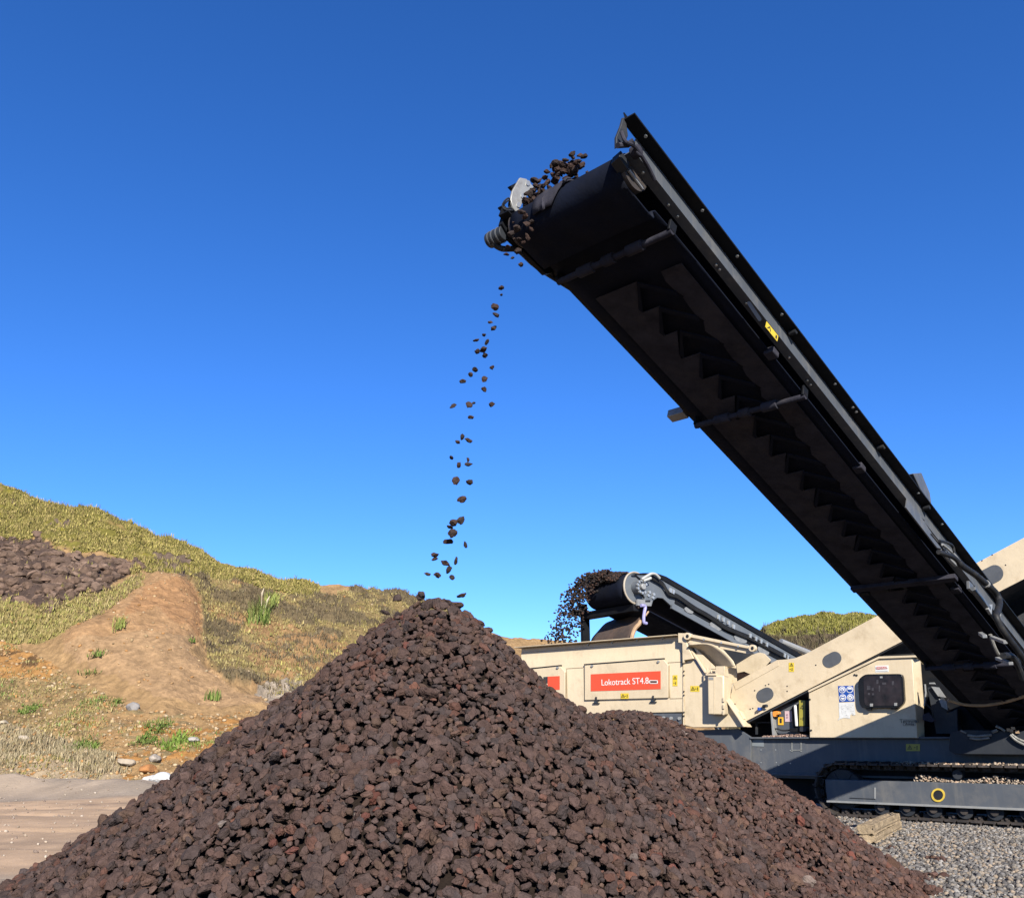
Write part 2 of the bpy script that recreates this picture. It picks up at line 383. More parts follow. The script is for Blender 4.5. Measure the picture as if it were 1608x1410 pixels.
# relief
rel = .16*f1+.10*f2+.45*f3
rel = rel+Zn['green']*(.20*np.abs(f2)+.25*f1)
rel = rel+(Zn['rock']*.45+Zn['rock2']*.25)*(.75*np.clip(cd*1.6, 0, .5)*(.5+cid)*1.2+.45*np.clip(cd2*1.8, 0, .5)-.35+.30*f2)
rel = rel+Zn['shrub']*(.45*np.abs(f1)+.25*np.abs(f2))
def soften(m, k):
    m = m.astype(float)
    for _ in range(k):
        m = (m+np.roll(m, 1, 0)+np.roll(m, -1, 0)+np.roll(m, 1, 1)+np.roll(m, -1, 1))/5
    return m
fan = soften(Zn['sand'], 60); rel = rel+.9*fan*(1-.6*sstep(PY, 1000, 1100))*(1+.16*fbm(AA*60, TT*3, 1.0, 3, 140))
rel = rel+np.where(Zn['sand'], .05*np.abs(fbm(AA*120, TT*12, 1, 3, 141)), 0)-Zn['sand']*.22*f1
rel = np.where(Zn['sand'], rel*.8, rel)
rel = rel+Zn['orange']*(.10*np.abs(fbm(HX, HY, .7, 3, 120)))
rel = rel+far*.5*np.abs(f1)
fade = sstep(TT, -.03, .08)
HZ2 = HZ+rel*fade*np.where(TT > 1, .5, 1)
ii = np.arange(len(tt)-1)[:, None]*na+np.arange(na-1)[None]
HF = np.stack([ii, ii+1, ii+na+1, ii+na], -1).reshape(-1, 4)
m_hill = mat('hill_earth', (.3, .2, .1), .95, var=.30, vs=5, bump=1.6, bs=9, attr=True, spec=.1)
HP = np.stack([HX, HY, HZ2], -1)
big_mesh('hill', HP.reshape(-1, 3), HF, m_hill, BASE.reshape(-1, 3), True, 'structure')

def pick_hill(mask, n, r):
    k = np.flatnonzero(mask[:-1, :-1].ravel()); a = np.linalg.norm(np.cross(HP[1:, :-1]-HP[:-1, :-1], HP[:-1, 1:]-HP[:-1, :-1]), axis=-1).ravel()[k]
    k = r.choice(k, n, p=a/a.sum()); i, j = np.divmod(k, na-1)
    u, v = r.random(n)[:, None], r.random(n)[:, None]
    return (HP[i, j]*(1-u)*(1-v)+HP[i, j+1]*(1-u)*v+HP[i+1, j]*u*(1-v)+HP[i+1, j+1]*u*v)
def blades(pos, hmin, hmax, nb, width, cols, r, lean=.55):
    n = len(pos); P = np.repeat(pos, nb, 0); m = n*nb
    P = P+np.stack([r.normal(0, .09, m), r.normal(0, .09, m), np.full(m, -.03)], 1)
    h = r.uniform(hmin, hmax, m); an = r.uniform(0, 2*math.pi, m); l = r.uniform(.1, lean, m)*h
    dr = np.stack([np.cos(an), np.sin(an), 0*an], 1); sd = np.stack([-np.sin(an), np.cos(an), 0*an], 1)*(width*r.uniform(.6, 1.3, m))[:, None]/2
    mid = P+dr*(l*.35)[:, None]+np.stack([0*h, 0*h, h*.6], 1); tip = P+dr*l[:, None]+np.stack([0*h, 0*h, h], 1)
    vs = np.stack([P-sd, P+sd, mid+sd*.8, mid-sd*.8, tip+sd*.15, tip-sd*.15], 1)
    b = (np.arange(m)*6)[:, None]; fs = np.stack([b+[0, 1, 2, 3], b+[3, 2, 4, 5]], 1).reshape(-1, 4)
    c = np.asarray(cols)[r.integers(0, len(cols), n)]; c = np.repeat(c*r.uniform(.8, 1.2, (n, 1)), nb, 0)*r.uniform(.85, 1.15, (m, 1))
    return vs.reshape(-1, 3), fs, np.repeat(c, 6, 0)
m_grass = mat('grass_blades', (.3, .3, .05), .8, var=.1, vs=2, attr=True, spec=.15)
def stuff_grass(name, sets):
    vs, fs, cs, o = [], [], [], 0
    for a in sets:
        v, f, c = blades(*a); vs.append(v); fs.append(f+o); cs.append(c); o += len(v)
    return big_mesh(name, np.concatenate(vs), np.concatenate(fs), m_grass, np.concatenate(cs), False, 'stuff')
inview = (PX > -150) & (PX < 1500)
G1 = [(.35, .295, .085), (.43, .355, .12), (.25, .225, .06), (.38, .295, .12), (.19, .165, .05)]
G2 = [(.36, .28, .11), (.28, .23, .08), (.42, .34, .15)]
stuff_grass('hill_grass', [
    (pick_hill(Zn['green'] & ~(rk > 0) & inview & (TT < 1.15) & (f2+.5*f1+.9*f3 < .24), 52000, rng), .04, .15, 6, .045, G1, rng),
    (pick_hill(Zn['green'] & inview & (TT < 1.1) & (f1 < 0), 2600, rng), .14, .34, 7, .035, G1, rng),
    (pick_hill(Zn['shrub'] & inview & (f1+f3 < -.22), 500, rng), .06, .2, 6, .045, G1, rng),
    (pick_hill(far & inview & (PY < 997), 12000, rng), .08, .28, 7, .06, [(.30, .28, .06), (.22, .21, .055), (.35, .31, .10)], rng),
    (pick_hill(Zn['rock'] & inview & (f1 > .2), 260, rng), .06, .2, 6, .04, G1, rng)])
stuff_grass('dry_grass', [
    (pick_hill(Zn['dry'] & inview, 10000, rng), .05, .18, 6, .04, G2+[(.33, .31, .09)], rng),
    (pick_hill(Zn['shrub'] & inview & (f1 < .2), 11000, rng), .05, .18, 5, .035, G2, rng),
    (pick_hill(Zn['shrub'] & inview & (f1 > .05), 8000, rng), .06, .22, 6, .03, [(.16, .12, .075), (.20, .16, .09), (.13, .10, .06)], rng),
    (pick_hill(Zn['toe'] & inview & (PY+20*f1 < 1215) & (f2+f1 < .15), 2600, rng), .06, .2, 6, .022, [(.40, .32, .19), (.33, .26, .15), (.45, .37, .23)], rng),
    (pick_hill(far & inview & (PY > 994), 4000, rng), .2, .6, 6, .05, [(.14, .11, .06), (.2, .17, .08), (.1, .08, .05)], rng),
    (pick_hill(Zn['orange'] & inview & (PX < 170) & (PY > 1045), 2400, rng), .03, .10, 5, .022, G2+[(.22, .2, .1)], rng),
    (pick_hill(Zn['orange'] & inview & (f1 > .2), 1500, rng), .05, .14, 5, .03, G2+[(.2, .26, .07)], rng)])

# loose pale stones on the slopes
m_stone = mat('pale_stone', (.4, .35, .3), .9, var=.25, vs=9, bump=.5, bs=25, attr=True, spec=.2)
shp1, fc1 = stone_shapes(1, 10, 3, .12, 5)
def scatter(name, pos, smin, smax, cols, sh=shp1, fc=fc1, m=m_stone, sink=.1, r=rng, pw=2.0, flat=False):
    n = len(pos); s = smin+(smax-smin)*r.random(n)**pw
    c = np.asarray(cols)[r.integers(0, len(cols), n)]*r.uniform(.75, 1.2, (n, 1))
    p = pos.copy(); p[:, 2] += s*sink
    v, f, t = merge_stones(sh, fc, p, s, rotations(n, .5, r), c)
    return big_mesh(name, v, f, m, t, not flat, 'stuff')
scatter('slope_stones', np.concatenate([pick_hill(Zn['orange'] & inview, 9000, rng), pick_hill(Zn['sand'] & inview, 1500, rng), pick_hill(Zn['toe'] & inview, 1800, rng), pick_hill((Zn['shrub'] | Zn['dry']) & inview, 1500, rng)]), .02, .16,
        [(.44, .31, .17), (.40, .24, .11), (.50, .38, .24), (.33, .23, .13), (.40, .21, .08)], pw=4)
scatter('outcrop_rubble', np.concatenate([pick_hill(Zn['rock'] & inview, 4800, rng), pick_hill((soften(Zn['rock'], 40) > .12) & inview & (f2 > -.05), 650, rng)]), .10, .80, [(.17, .112, .082), (.205, .14, .105), (.13, .088, .066), (.18, .12, .088)], sh=stone_shapes(2, 10, 44, .06, 13, (1, .8, .6))[0], fc=ico(2)[1], m=mat('outcrop_stone', (.2,.15,.12), .95, var=.35, vs=6, bump=1, bs=16, attr=True, spec=.1), sink=-.12, pw=3, flat=True)

def road_pos(n, r):
    x = r.uniform(-22, 1, n*2); y = r.uniform(6, 25, n*2); p = np.stack([x, y, ground_z(x, y)-.016], 1); return p[(np.abs(x/y) < .75)][:n]
scatter('road_grit', road_pos(6000, rng), .008, .055, [(.42, .33, .25), (.34, .27, .21), (.50, .42, .34), (.28, .21, .17)], sink=.15, pw=5)

def hill_point(x, y):
    d2 = (PX-x)**2+(PY-y)**2; k = np.argmin(np.where(TT < 1, d2, 9e9)); return HP.reshape(-1, 3)[k]

# individual plants and stones on the slope
def tuft(name, px, py, h, n, wd, cols, label, cat, spread=.12, lean=.7, plumes=0, grp=None, slope=.5):
    p = hill_point(px, py) if py < 1222 else at_ground(px, py); r = np.random.default_rng(int(px*7+py))
    root = empty(name, p, label, cat, grp)
    pos = np.zeros((n, 3)); pos[:, :2] = r.normal(0, spread, (n, 2)); pos[:, :2] *= 1.0 if h > .5 else .62; pos[:, 1] *= 1.25; pos[:, 2] = pos[:, 1]*slope+r.normal(0, .02, n)
    v, f, c = blades(pos, h*.6, h, 3, wd, cols, r, lean)
    nb_ = len(v)//6; b_ = np.arange(nb_-1)[:, None]*6; f = np.concatenate([f, b_+np.array([[0, 1, 7, 6]])])   # thatch joining the blades at the root
    o = big_mesh('leaf_clump', v, f, m_grass, c, False); o.parent = root
    for k in range(plumes):
        b = MB(); a = r.uniform(-.5, .5); q = np.array(p); tp = q+[a, 0, h*1.35-.35*k]
        b.tube([q, q*.5+tp*.5+[.05, 0, 0], q*.15+tp*.85], [.015, .014, .012], 5)
        b.tube([q*.15+tp*.85, tp*.9+q*.1+[0, 0, .1], tp+[.06, 0, .2]], [.015, .045, .012], 7)
        b.build('flower_plume', mat('plume', (.55, .46, .32), .9), root)
    return root
GREEN = [(.12, .19, .035), (.18, .25, .055), (.10, .15, .03), (.24, .27, .08)]; PALE = [(.36, .36, .10), (.26, .31, .08)]
tuft('tussock_plant', 405, 974, 0.95, 64, .045, [(.20, .26, .06), (.14, .20, .045), (.32, .33, .11)], 'largest green tussock with tall pale flower plumes on the brown hillside', 'plant', .22, .9, 2)
tuft('tussock_plant', 185, 1019, .5, 24, .035, PALE, 'yellow green tussock growing alone on the middle of the sand fan', 'plant', .1, .6)
tuft('tussock_plant', 427, 960, .7, 25, .05, PALE, 'small pale tussock just right of the plumed one, under a brown bank', 'plant', .15, .7)
tuft('weed', 153, 1045, .17, 26, .03, GREEN, 'upper dark weed at the left edge of the sand fan', 'weed', .16, .8)
tuft('weed', 142, 1058, .15, 18, .03, GREEN, 'low dark weed just below another on the sand fan edge', 'weed', .16, .8)
tuft('weed', 298, 1028, .18, 14, .035, GREEN, 'little weed at the right edge of the red sand', 'weed', .1, .7)
tuft('weed', 334, 1102, .36, 20, .035, GREEN, 'thin upright weed on the pale dirt right of the fan', 'weed', .1, .4)
tuft('grass_patch', 53, 1095, .10, 130, .03, GREEN, 'round green grass patch high on the left gravel bank', 'grass patch', .27, .8)
tuft('grass_patch', 130, 1166, .20, 130, .03, GREEN, 'bright green grass clump above the dry straw at the slope foot', 'grass patch', .32, .9)
tuft('grass_patch', 248, 1144, .09, 90, .03, GREEN, 'green grass streak uppermost in the orange dirt', 'grass patch', .26, .8)
tuft('grass_patch', 234, 1158, .09, 80, .03, GREEN, 'short green grass patch in the orange dirt between two others', 'grass patch', .24, .8)
tuft('grass_patch', 280, 1176, .12, 200, .03, [(.17, .26, .045), (.22, .31, .06)], 'brightest and widest green grass patch low in the orange dirt beside the stockpile', 'grass patch', .38, .8)
tuft('grass_patch', 148, 1096, .08, 50, .03, GREEN, 'faint green grass patch beside the pale stones under the sand fan', 'grass patch', .22, .8)
tuft('grass_patch', 182, 1095, .08, 40, .03, GREEN, 'tiny green grass patch right under the sand fan', 'grass patch', .2, .8)
sb, sf = stone_shapes(3, 6, 21, .13, 9, (1, .8, .6))
def boulder(px, py, size, col, label, k, tilt=0.0, name='boulder'):
    p = hill_point(px, py) if py < 1215 else at_ground(px, py); r = np.random.default_rng(k+5)
    m = mat('boulder_'+name+str(k), col, .9, var=.22, vs=4, bump=.8, bs=12, spec=.2)
    v = sb[k % 6]*size; me_o = big_mesh(name, v, sf, m, None, True); me_o.data.set_sharp_from_angle(angle=math.radians(38))
    me_o.location = tuple(p+[0, 0, size*.16]); me_o.rotation_euler = (tilt, .1, k*1.3)
    return tag(me_o, label, 'boulder')
boulder(253, 1230, .62, (.66, .66, .66), 'large white boulder at the slope foot beside the stockpile', 0)
boulder(233, 1229, .40, (.60, .57, .54), 'flat white boulder touching the left of the largest white one', 1)
boulder(272, 1226, .30, (.50, .45, .36), 'pale tan boulder between the white boulder and the stockpile', 2)
boulder(230, 1214, .55, (.42, .19, .07), 'rust orange boulder standing above the white ones', 3)
boulder(240, 1198, .45, (.42, .36, .30), 'grey tan boulder highest in the cluster at the slope foot', 4)
boulder(195, 1208, .5, (.40, .33, .25), 'tan boulder left of the rust orange one', 5)
boulder(38, 1250, .36, (.55, .48, .42), 'pale jagged rock alone on the far edge of the dirt road', 6)
boulder(100, 1226, .30, (.5, .42, .33), 'pale rock half buried in dry straw at the slope foot', 7)
boulder(208, 1104, .42, (.30, .28, .27), 'blue grey boulder on the orange dirt under the sand fan', 8)
boulder(303, 1178, .38, (.42, .38, .34), 'grey boulder right of the brightest grass patch', 9)
boulder(35, 1160, .35, (.5, .42, .32), 'small tan rock on the left gravel bank above the straw', 10)
boulder(8, 1126, .4, (.52, .44, .33), 'pale rock at the left edge of the picture on the gravel bank', 11)

# ================================================================== the stockpile
HEAP = [(-.46, 5.3, 1.88, .92, .20, .10), (.97, 7.9, 1.29, .85, .9, .08), (1.75, 9.6, .95, .8, .6, .08), (.80, 5.4, .70, .56, .3, .08), (-1.3, 5.1, 1.0, .60, .3, .12)]
def heap_z(x, y):
    s = 0
    for cx, cy, h, sl_, rt, ft in HEAP:
        z = h-sl_*(np.sqrt((x-cx)**2+(y-cy)**2+rt*rt)-rt)
        s = s+np.where(z < ft, ft*np.exp(np.minimum((z-ft)/ft, 0)), z)**8
    return s**.125-.05-.085*np.exp(-(((x-.18)/.26)**2+((y-5.15)/.5)**2))+.05*fbm(x, y, .9, 3, 200)+.02*fbm(x, y, .25, 2, 201)
m_core = mat('lava_dust', (.035, .022, .018), .95, var=.3, vs=20, bump=1, bs=30, spec=.1)
m_lava = mat('lava_rock', (.1, .06, .05), .93, var=.30, vs=30, bump=.65, bs=70, attr=True, spec=.08, world=True)
# vesicles: small pits on top of the noise bump
_t = m_lava.node_tree; _b = _t.nodes['Principled BSDF']; _bm = [n for n in _t.nodes if n.type == 'BUMP'][0]
_vo = _t.nodes.new('ShaderNodeTexVoronoi'); _vo.inputs['Scale'].default_value = 120; _tc = [n for n in _t.nodes if n.type == 'NEW_GEOMETRY'][0]
_t.links.new(_tc.outputs['Position'], _vo.inputs['Vector']); _b2 = _t.nodes.new('ShaderNodeBump'); _b2.inputs['Strength'].default_value = .5; _b2.inputs['Distance'].default_value = .008
_t.links.new(_vo.outputs['Distance'], _b2.inputs['Height']); _t.links.new(_bm.outputs[0], _b2.inputs['Normal']); _t.links.new(_b2.outputs[0], _b.inputs['Normal'])

hx, hy = np.meshgrid(np.arange(-5.0, 4.8, .045), np.arange(1.6, 12.2, .045)); hz = heap_z(hx, hy)
gz = ground_z(hx, hy)-.02; hw = hx.shape[1]
ii = np.arange(hx.shape[0]-1)[:, None]*hw+np.arange(hw-1)[None]
kp = (hz > gz-.03)[:-1, :-1]; CF = np.stack([ii, ii+1, ii+hw+1, ii+hw], -1)[kp]
LAVA = np.array([(.108, .070, .060), (.098, .067, .059), (.116, .074, .062), (.090, .064, .058), (.122, .074, .058), (.110, .068, .057), (.140, .072, .055), (.126, .080, .060), (.082, .062, .059), (.165, .078, .055), (.21, .17, .15), (.150, .062, .048)])
LP = np.array([.18, .17, .15, .13, .08, .12, .03, .05, .08, .006, .005, .010]); LP /= LP.sum()

def throw(n, rad, seed, lo=.012):
    """points on the heap at least `rad` apart"""
    r = np.random.default_rng(seed); g = {}; out = []
    xs = r.uniform(-4.6, 4.6, n); ys = r.uniform(1.9, 11.6, n); zs = heap_z(xs, ys); gg = ground_z(xs, ys)-.02
    e = .02; nx = -(heap_z(xs+e, ys)-heap_z(xs-e, ys))/(2*e); ny = -(heap_z(xs, ys+e)-heap_z(xs, ys-e))/(2*e)
    px, py = proj(np.stack([xs, ys, zs], -1))
    back = (nx*(-xs)+ny*(-ys)+(CAM_H-zs)) < -1.6
    ok = (zs > gg+lo) & ~back & (px > -500) & (px < 1900) & (py < 1800)
    for i in np.flatnonzero(ok):
        k = (int(xs[i]/rad), int(ys[i]/rad), int(zs[i]/rad)); hit = False
        for a in (-1, 0, 1):
            for b in (-1, 0, 1):
                for c in (-1, 0, 1):
                    for q in g.get((k[0]+a, k[1]+b, k[2]+c), ()):
                        if (xs[q]-xs[i])**2+(ys[q]-ys[i])**2+(zs[q]-zs[i])**2 < rad*rad: hit = True; break
                    if hit: break
                if hit: break
            if hit: break
        if not hit: g.setdefault(k, []).append(i); out.append(i)
    o = np.array(out); N = np.stack([nx[o], ny[o], np.ones(len(o))], 1); N /= np.linalg.norm(N, axis=1)[:, None]
    return np.stack([xs[o], ys[o], zs[o]], 1), N
L1, N1 = throw(330000, .0285, 11)
L2, N2 = throw(52000, .062, 12)
r = np.random.default_rng(33)
s1 = np.clip(r.lognormal(math.log(.052), .30, len(L1)), .027, .10); s2 = np.clip(r.lognormal(math.log(.055), .32, len(L2)), .03, .115)
o1 = r.uniform(-.25, .25, len(L1))*s1; o2 = r.uniform(.0, .28, len(L2))*s2
LPOS = np.concatenate([L1+N1*o1[:, None], L2+N2*o2[:, None]]); LS = np.concatenate([s1, s2]); LN = np.concatenate([N1, N2])
LR = align_to(LN)@rotations(len(LPOS), .55, r)
lc = r.choice(len(LAVA), len(LPOS), p=LP)
bias = fbm(LPOS[:, 0], LPOS[:, 1], .8, 3, 300); lc = np.where((bias > .28) & (r.random(len(lc)) < .18), 6, lc)
lc = np.where((lc == 10) & (LPOS[:, 0] < 1.0) & (r.random(len(lc)) < .8), 1, lc)
LT = LAVA[lc]*r.uniform(.58, 1.0, (len(lc), 1))
LT = LT*(1+np.clip((LPOS[:, :1]-.4)*.10, 0, .25)*np.array([[1.1, .6, .4]]))
sh2, fc2 = stone_shapes(2, 24, 5, .20, 13)
sh3, fc3 = stone_shapes(3, 20, 6, .21, 13)
lpx, lpy = proj(LPOS); dist = np.linalg.norm(LPOS-C0, axis=1)
vis = (lpx > 10) & (lpx < 1598) & (lpy < 1402) & (lpy > 900)
score = np.where(vis, LS/dist, 0); score[:len(L1)] *= .93
big = np.argsort(-score)[:215]
rest = np.ones(len(LPOS), bool); rest[big] = False
near = np.zeros(len(LPOS), bool); near[np.argsort(-np.where(vis, LS/dist, 0))[:4500]] = True
v, f, t = merge_stones(sh2, fc2, LPOS[rest & ~near], LS[rest & ~near], LR[rest & ~near], LT[rest & ~near])
va, fa_, ta = merge_stones(sh3, fc3, LPOS[rest & near], LS[rest & near], LR[rest & near], LT[rest & near])
f = np.concatenate([f, fa_+len(v)]); v = np.concatenate([v, va]); t = np.concatenate([t, ta])
LC, NC = throw(60000, .03, 19); sC = r.uniform(.014, .036, len(LC)); LC = LC+NC*r.uniform(-.03, .012, (len(LC), 1))
vc, fcx, tcx = merge_stones(shp1, fc1, LC, sC, rotations(len(LC), 1, r), LAVA[r.integers(0, 9, len(LC))]*r.uniform(.7, 1.1, (len(LC), 1)))
f = np.concatenate([f, fcx+len(v)]); v = np.concatenate([v, vc]); t = np.concatenate([t, tcx])
pv = np.stack([hx, hy, np.maximum(hz-.055, gz-.05)], -1).reshape(-1, 3)
tri = np.concatenate([CF[:, [0, 1, 2]], CF[:, [0, 2, 3]]])
pile = big_mesh('lava_rock_pile', np.concatenate([v, pv]), np.concatenate([f, tri+len(v)]), m_lava, np.concatenate([t, np.tile([[.022, .015, .012]], (len(pv), 1))]), False, 'stuff')

# the largest stones in view, each its own object
LAVA_MESH = {}
def lava_mesh(k, tint):
    key = (k, tuple(np.round(tint, 3)))
    if key in LAVA_MESH: return LAVA_MESH[key]
    o = big_mesh('lava_rock', sh3[k], fc3, m_lava, np.tile(np.asarray(tint)[None], (len(sh3[k]), 1)), False)
    me = o.data; bpy.data.objects.remove(o); LAVA_MESH[key] = me; return me
TN = {10: 'pale grey', 9: 'bright rust red', 11: 'deep red', 6: 'reddish brown', 7: 'tan brown', 8: 'blackish grey', 3: 'blackish grey'}
def single_stone(name, pos, size, R, k, tint, label, cat, group):
    o = bpy.data.objects.new(name, lava_mesh(k, tint)); COL.objects.link(o)
    M = Matrix(R.tolist()).to_4x4()*1.0; o.matrix_world = Matrix.Translation(Vector(tuple(pos)))@M@Matrix.Scale(float(size), 4)
    return tag(o, label, cat, group)
for q, i in enumerate(big):
    tn = TN.get(int(lc[i]), 'dark brown'); side = 'left flank' if lpx[i] < 480 else ('right flank' if lpx[i] > 1000 else 'front')
    single_stone('lava_rock', LPOS[i], LS[i], LR[i], q % 20, LAVA[lc[i]]*.78, f'large {tn} lava rock lying on the {side} of the stockpile', 'lava rock', f'large {tn} rocks on the {side} of the stockpile')

# grey gravel right of the pile
def gravel_pos(n, r):
    x = r.uniform(1.6, 8.5, n*3); y = r.uniform(5.0, 14.5, n*3); hzv = heap_z(x, y)
    p = np.stack([x, y, np.maximum(ground_z(x, y)-.02, hzv-.03)], 1); px, py = proj(p)
    ok = (hzv < .03) & (px < 1900) & (r.random(n*3) < np.clip(9/y, .2, 1.2)) & (((p-M0)@E2) < 1.5); return p[ok][:n]
scatter('gravel', gravel_pos(56000, rng), .010, .052, [(.21, .195, .185), (.29, .27, .25), (.15, .14, .132), (.25, .215, .178), (.32, .25, .185), (.10, .092, .088)], m=mat('gravel_stone', (.3, .3, .3), .9, var=.2, vs=20, bump=.6, bs=60, attr=True, spec=.2), sink=.22, pw=2.5)
# a few stones rolled off the foot
for x, y, rp_, lb in ((624, 939, 8.5, 'lone lava rock perched above the left shoulder of the pile peak'), (661, 936, 7, 'squarish lava rock just leaving the top of the pile peak'), (606, 962, 8, 'lava rock jutting from the left edge below the pile peak')):
    single_stone('lava_rock', at_depth(x, y, 5.28), 2.3*rp_/F*5.28, rotations(1, .6, rng)[0], int(x) % 20, LAVA[3]*.7, lb, 'lava rock', None)
def roll(px, py, size, label):
    p = at_ground(px, py); p[2] = float(ground_z(p[0], p[1]))-.02+size*.3; R = rotations(1, .6, rng)[0]
    single_stone('lava_rock', p, size, R, int(px) % 20, LAVA[4], label, 'lava rock', None)
roll(176, 1291, .17, 'reddish lava rock standing out alone at the stockpile edge above the dirt road')
roll(196, 1284, .06, 'tiny dark lava rock rolled onto the road just left of the stockpile')
# ================================================================== materials of the machines
CREAM = (.71, .58, .395)
m_cream = mat('cream_paint', CREAM, .42, var=.07, vs=1.2, bump=.10, bs=9, dirt=(.51, .405, .265), ds=2.6, damt=.34, streak=(.65, .525, .35))
m_cream2 = mat('cream_paint_dusty', (.69, .56, .38), .5, var=.09, vs=2.5, bump=.10, bs=9, dirt=(.50, .385, .24), ds=3.5, damt=.5)
m_grey = mat('grey_paint', (.095, .105, .122), .45, var=.10, vs=2, bump=.05, bs=20, dirt=(.17, .165, .16), ds=2.4, damt=.45, streak=(.15, .15, .15), spec=.25)
m_greyd = mat('grey_paint_dark', (.030, .034, .042), .55, spec=.2, var=.15, vs=3, dirt=(.07, .065, .06), ds=3, damt=.4)
m_lgrey = mat('light_grey_steel', (.36, .36, .35), .45, metal=.2, var=.12, vs=6, dirt=(.22, .2, .18), ds=6, damt=.4)
m_black = mat('black_steel', (.008, .009, .012), .6, var=.25, vs=4, dirt=(.022, .018, .016), ds=3, damt=.4, spec=.12)
m_rubber = mat('rubber_belt', (.009, .012, .024), .75, var=.3, vs=3, dirt=(.012, .013, .019), ds=2.5, damt=.6, bump=.2, bs=20, spec=.06)
m_dustb = mat('dusty_rubber', (.043, .042, .056), .9, var=.35, vs=5, dirt=(.065, .059, .066), ds=4, damt=.5, bump=.3, bs=25, spec=.06)
m_hose = mat('hose_rubber', (.014, .015, .018), .6, var=.3, vs=12, dirt=(.05, .045, .04), ds=9, damt=.45, spec=.2)
m_bolt = mat('bolt_steel', (.62, .62, .60), .3, metal=.6, var=.1)
m_yel = mat('sticker_yellow', (.74, .54, .035), .45, var=.06, vs=8)
m_ink = mat('print_black', (.012, .012, .012), .5, var=.1)
m_red = mat('sign_red', (.78, .085, .030), .45, var=.03, vs=3)
m_white = mat('print_white', (.82, .81, .78), .5, var=.05)
m_blue = mat('sign_blue', (.012, .07, .36), .4, var=.05)
m_paper = mat('torn_paper', (.66, .66, .65), .8, var=.12, vs=14)
m_pink = mat('notice_pink', (.62, .45, .47), .6, var=.05)
m_org = mat('switch_orange', (.85, .30, .04), .45, var=.05)
m_rust = mat('rusty_steel', (.075, .047, .035), .9, var=.35, vs=4, bump=.5, bs=14, dirt=(.14, .075, .045), ds=3, damt=.6)
m_tan = mat('tan_hose', (.42, .27, .15), .7, var=.2, vs=10)
m_glass = mat('smoked_cover', (.010, .009, .010), .25, var=.2, vs=5, spec=.2)
m_chain = mat('track_steel', (.045, .036, .032), .7, metal=.3, var=.35, vs=8, dirt=(.13, .10, .085), ds=6, damt=.55, bump=.3, bs=40)
m_dirtp = mat('dirt_clods', (.30, .235, .18), .95, var=.25, vs=10, attr=True)
m_violet = mat('violet_paint', (.36, .34, .62), .5, var=.2, vs=10)

k5 = lambda x, y: (800+x/4.467, 880+y/4.467)
k6 = lambda x, y: (1040+x/3.829, 960+y/3.829)
k7 = lambda x, y: (1040+x/4.467, 900+y/4.467)
kA = lambda x, y: (1060+x/7.836, 980+y/7.833)
kB = lambda x, y: (1290+x/9.459, 1030+y/9.457)
kC = lambda x, y: (1440+x/8.81, 1040+y/8.81)
kD = lambda x, y: (1480+x/6.406, 840+y/6.409)
kE = lambda x, y: (1160+x/12.37, 1080+y/12.37)
kF = lambda x, y: (1270+x/9.459, 1180+y/9.457)
kG = lambda x, y: (900+x/8.933, 880+y/8.93)
kH = lambda x, y: (750+x/5.223, 160+y/5.222)
def plate(pts, b, t, mb=None):
    """outline on the machine plane b (photo pixels), thickness t away from the near side"""
    mb = mb or MB(); return mb.prism([MP(x, y, b) for x, y in pts], E2*t)
def slab(azs, b, t, mb=None):
    mb = mb or MB(); return mb.prism([MA(a, b, z) for a, z in azs], E2*t)
def rect(x0, y0, x1, y1, k=lambda x, y: (x, y)): return [k(x0, y0), k(x1, y0), k(x1, y1), k(x0, y1)]
def disc(c, r, n=16, k=lambda x, y: (x, y), ry=None):
    ry = ry or r; return [k(c[0]+r*math.cos(2*math.pi*i/n), c[1]+ry*math.sin(2*math.pi*i/n)) for i in range(n)]
def stadium(c, hl, r, ang, n=10):
    ca, sa_ = math.cos(ang), math.sin(ang); out = []
    for s, a0 in ((1, -math.pi/2), (-1, math.pi/2)):
        for i in range(n+1):
            a = a0+math.pi*i/n; x = s*hl+r*math.cos(a); y = r*math.sin(a); out.append((c[0]+x*ca-y*sa_, c[1]+x*sa_+y*ca))
    return out
def rrect(pts, rad, n=5):
    """rounded corners on a pixel outline"""
    out = []; m = len(pts)
    for i in range(m):
        p = np.array(pts[i]); a = np.array(pts[i-1])-p; c = np.array(pts[(i+1) % m])-p
        ra = min(rad, .45*np.linalg.norm(a)); rc = min(rad, .45*np.linalg.norm(c))
        A = p+a/np.linalg.norm(a)*ra; B = p+c/np.linalg.norm(c)*rc
        for j in range(n+1):
            t = j/n; out.append(tuple((1-t)**2*A+2*t*(1-t)*p+t*t*B))
    return out
def bolt_row(name, pts, nrm, r, parent, m=None, h=.012):
    for p in pts:
        MB().cyl(np.asarray(p), np.asarray(p)+np.asarray(nrm)*h, r, 8).build(name, m or m_bolt, parent)

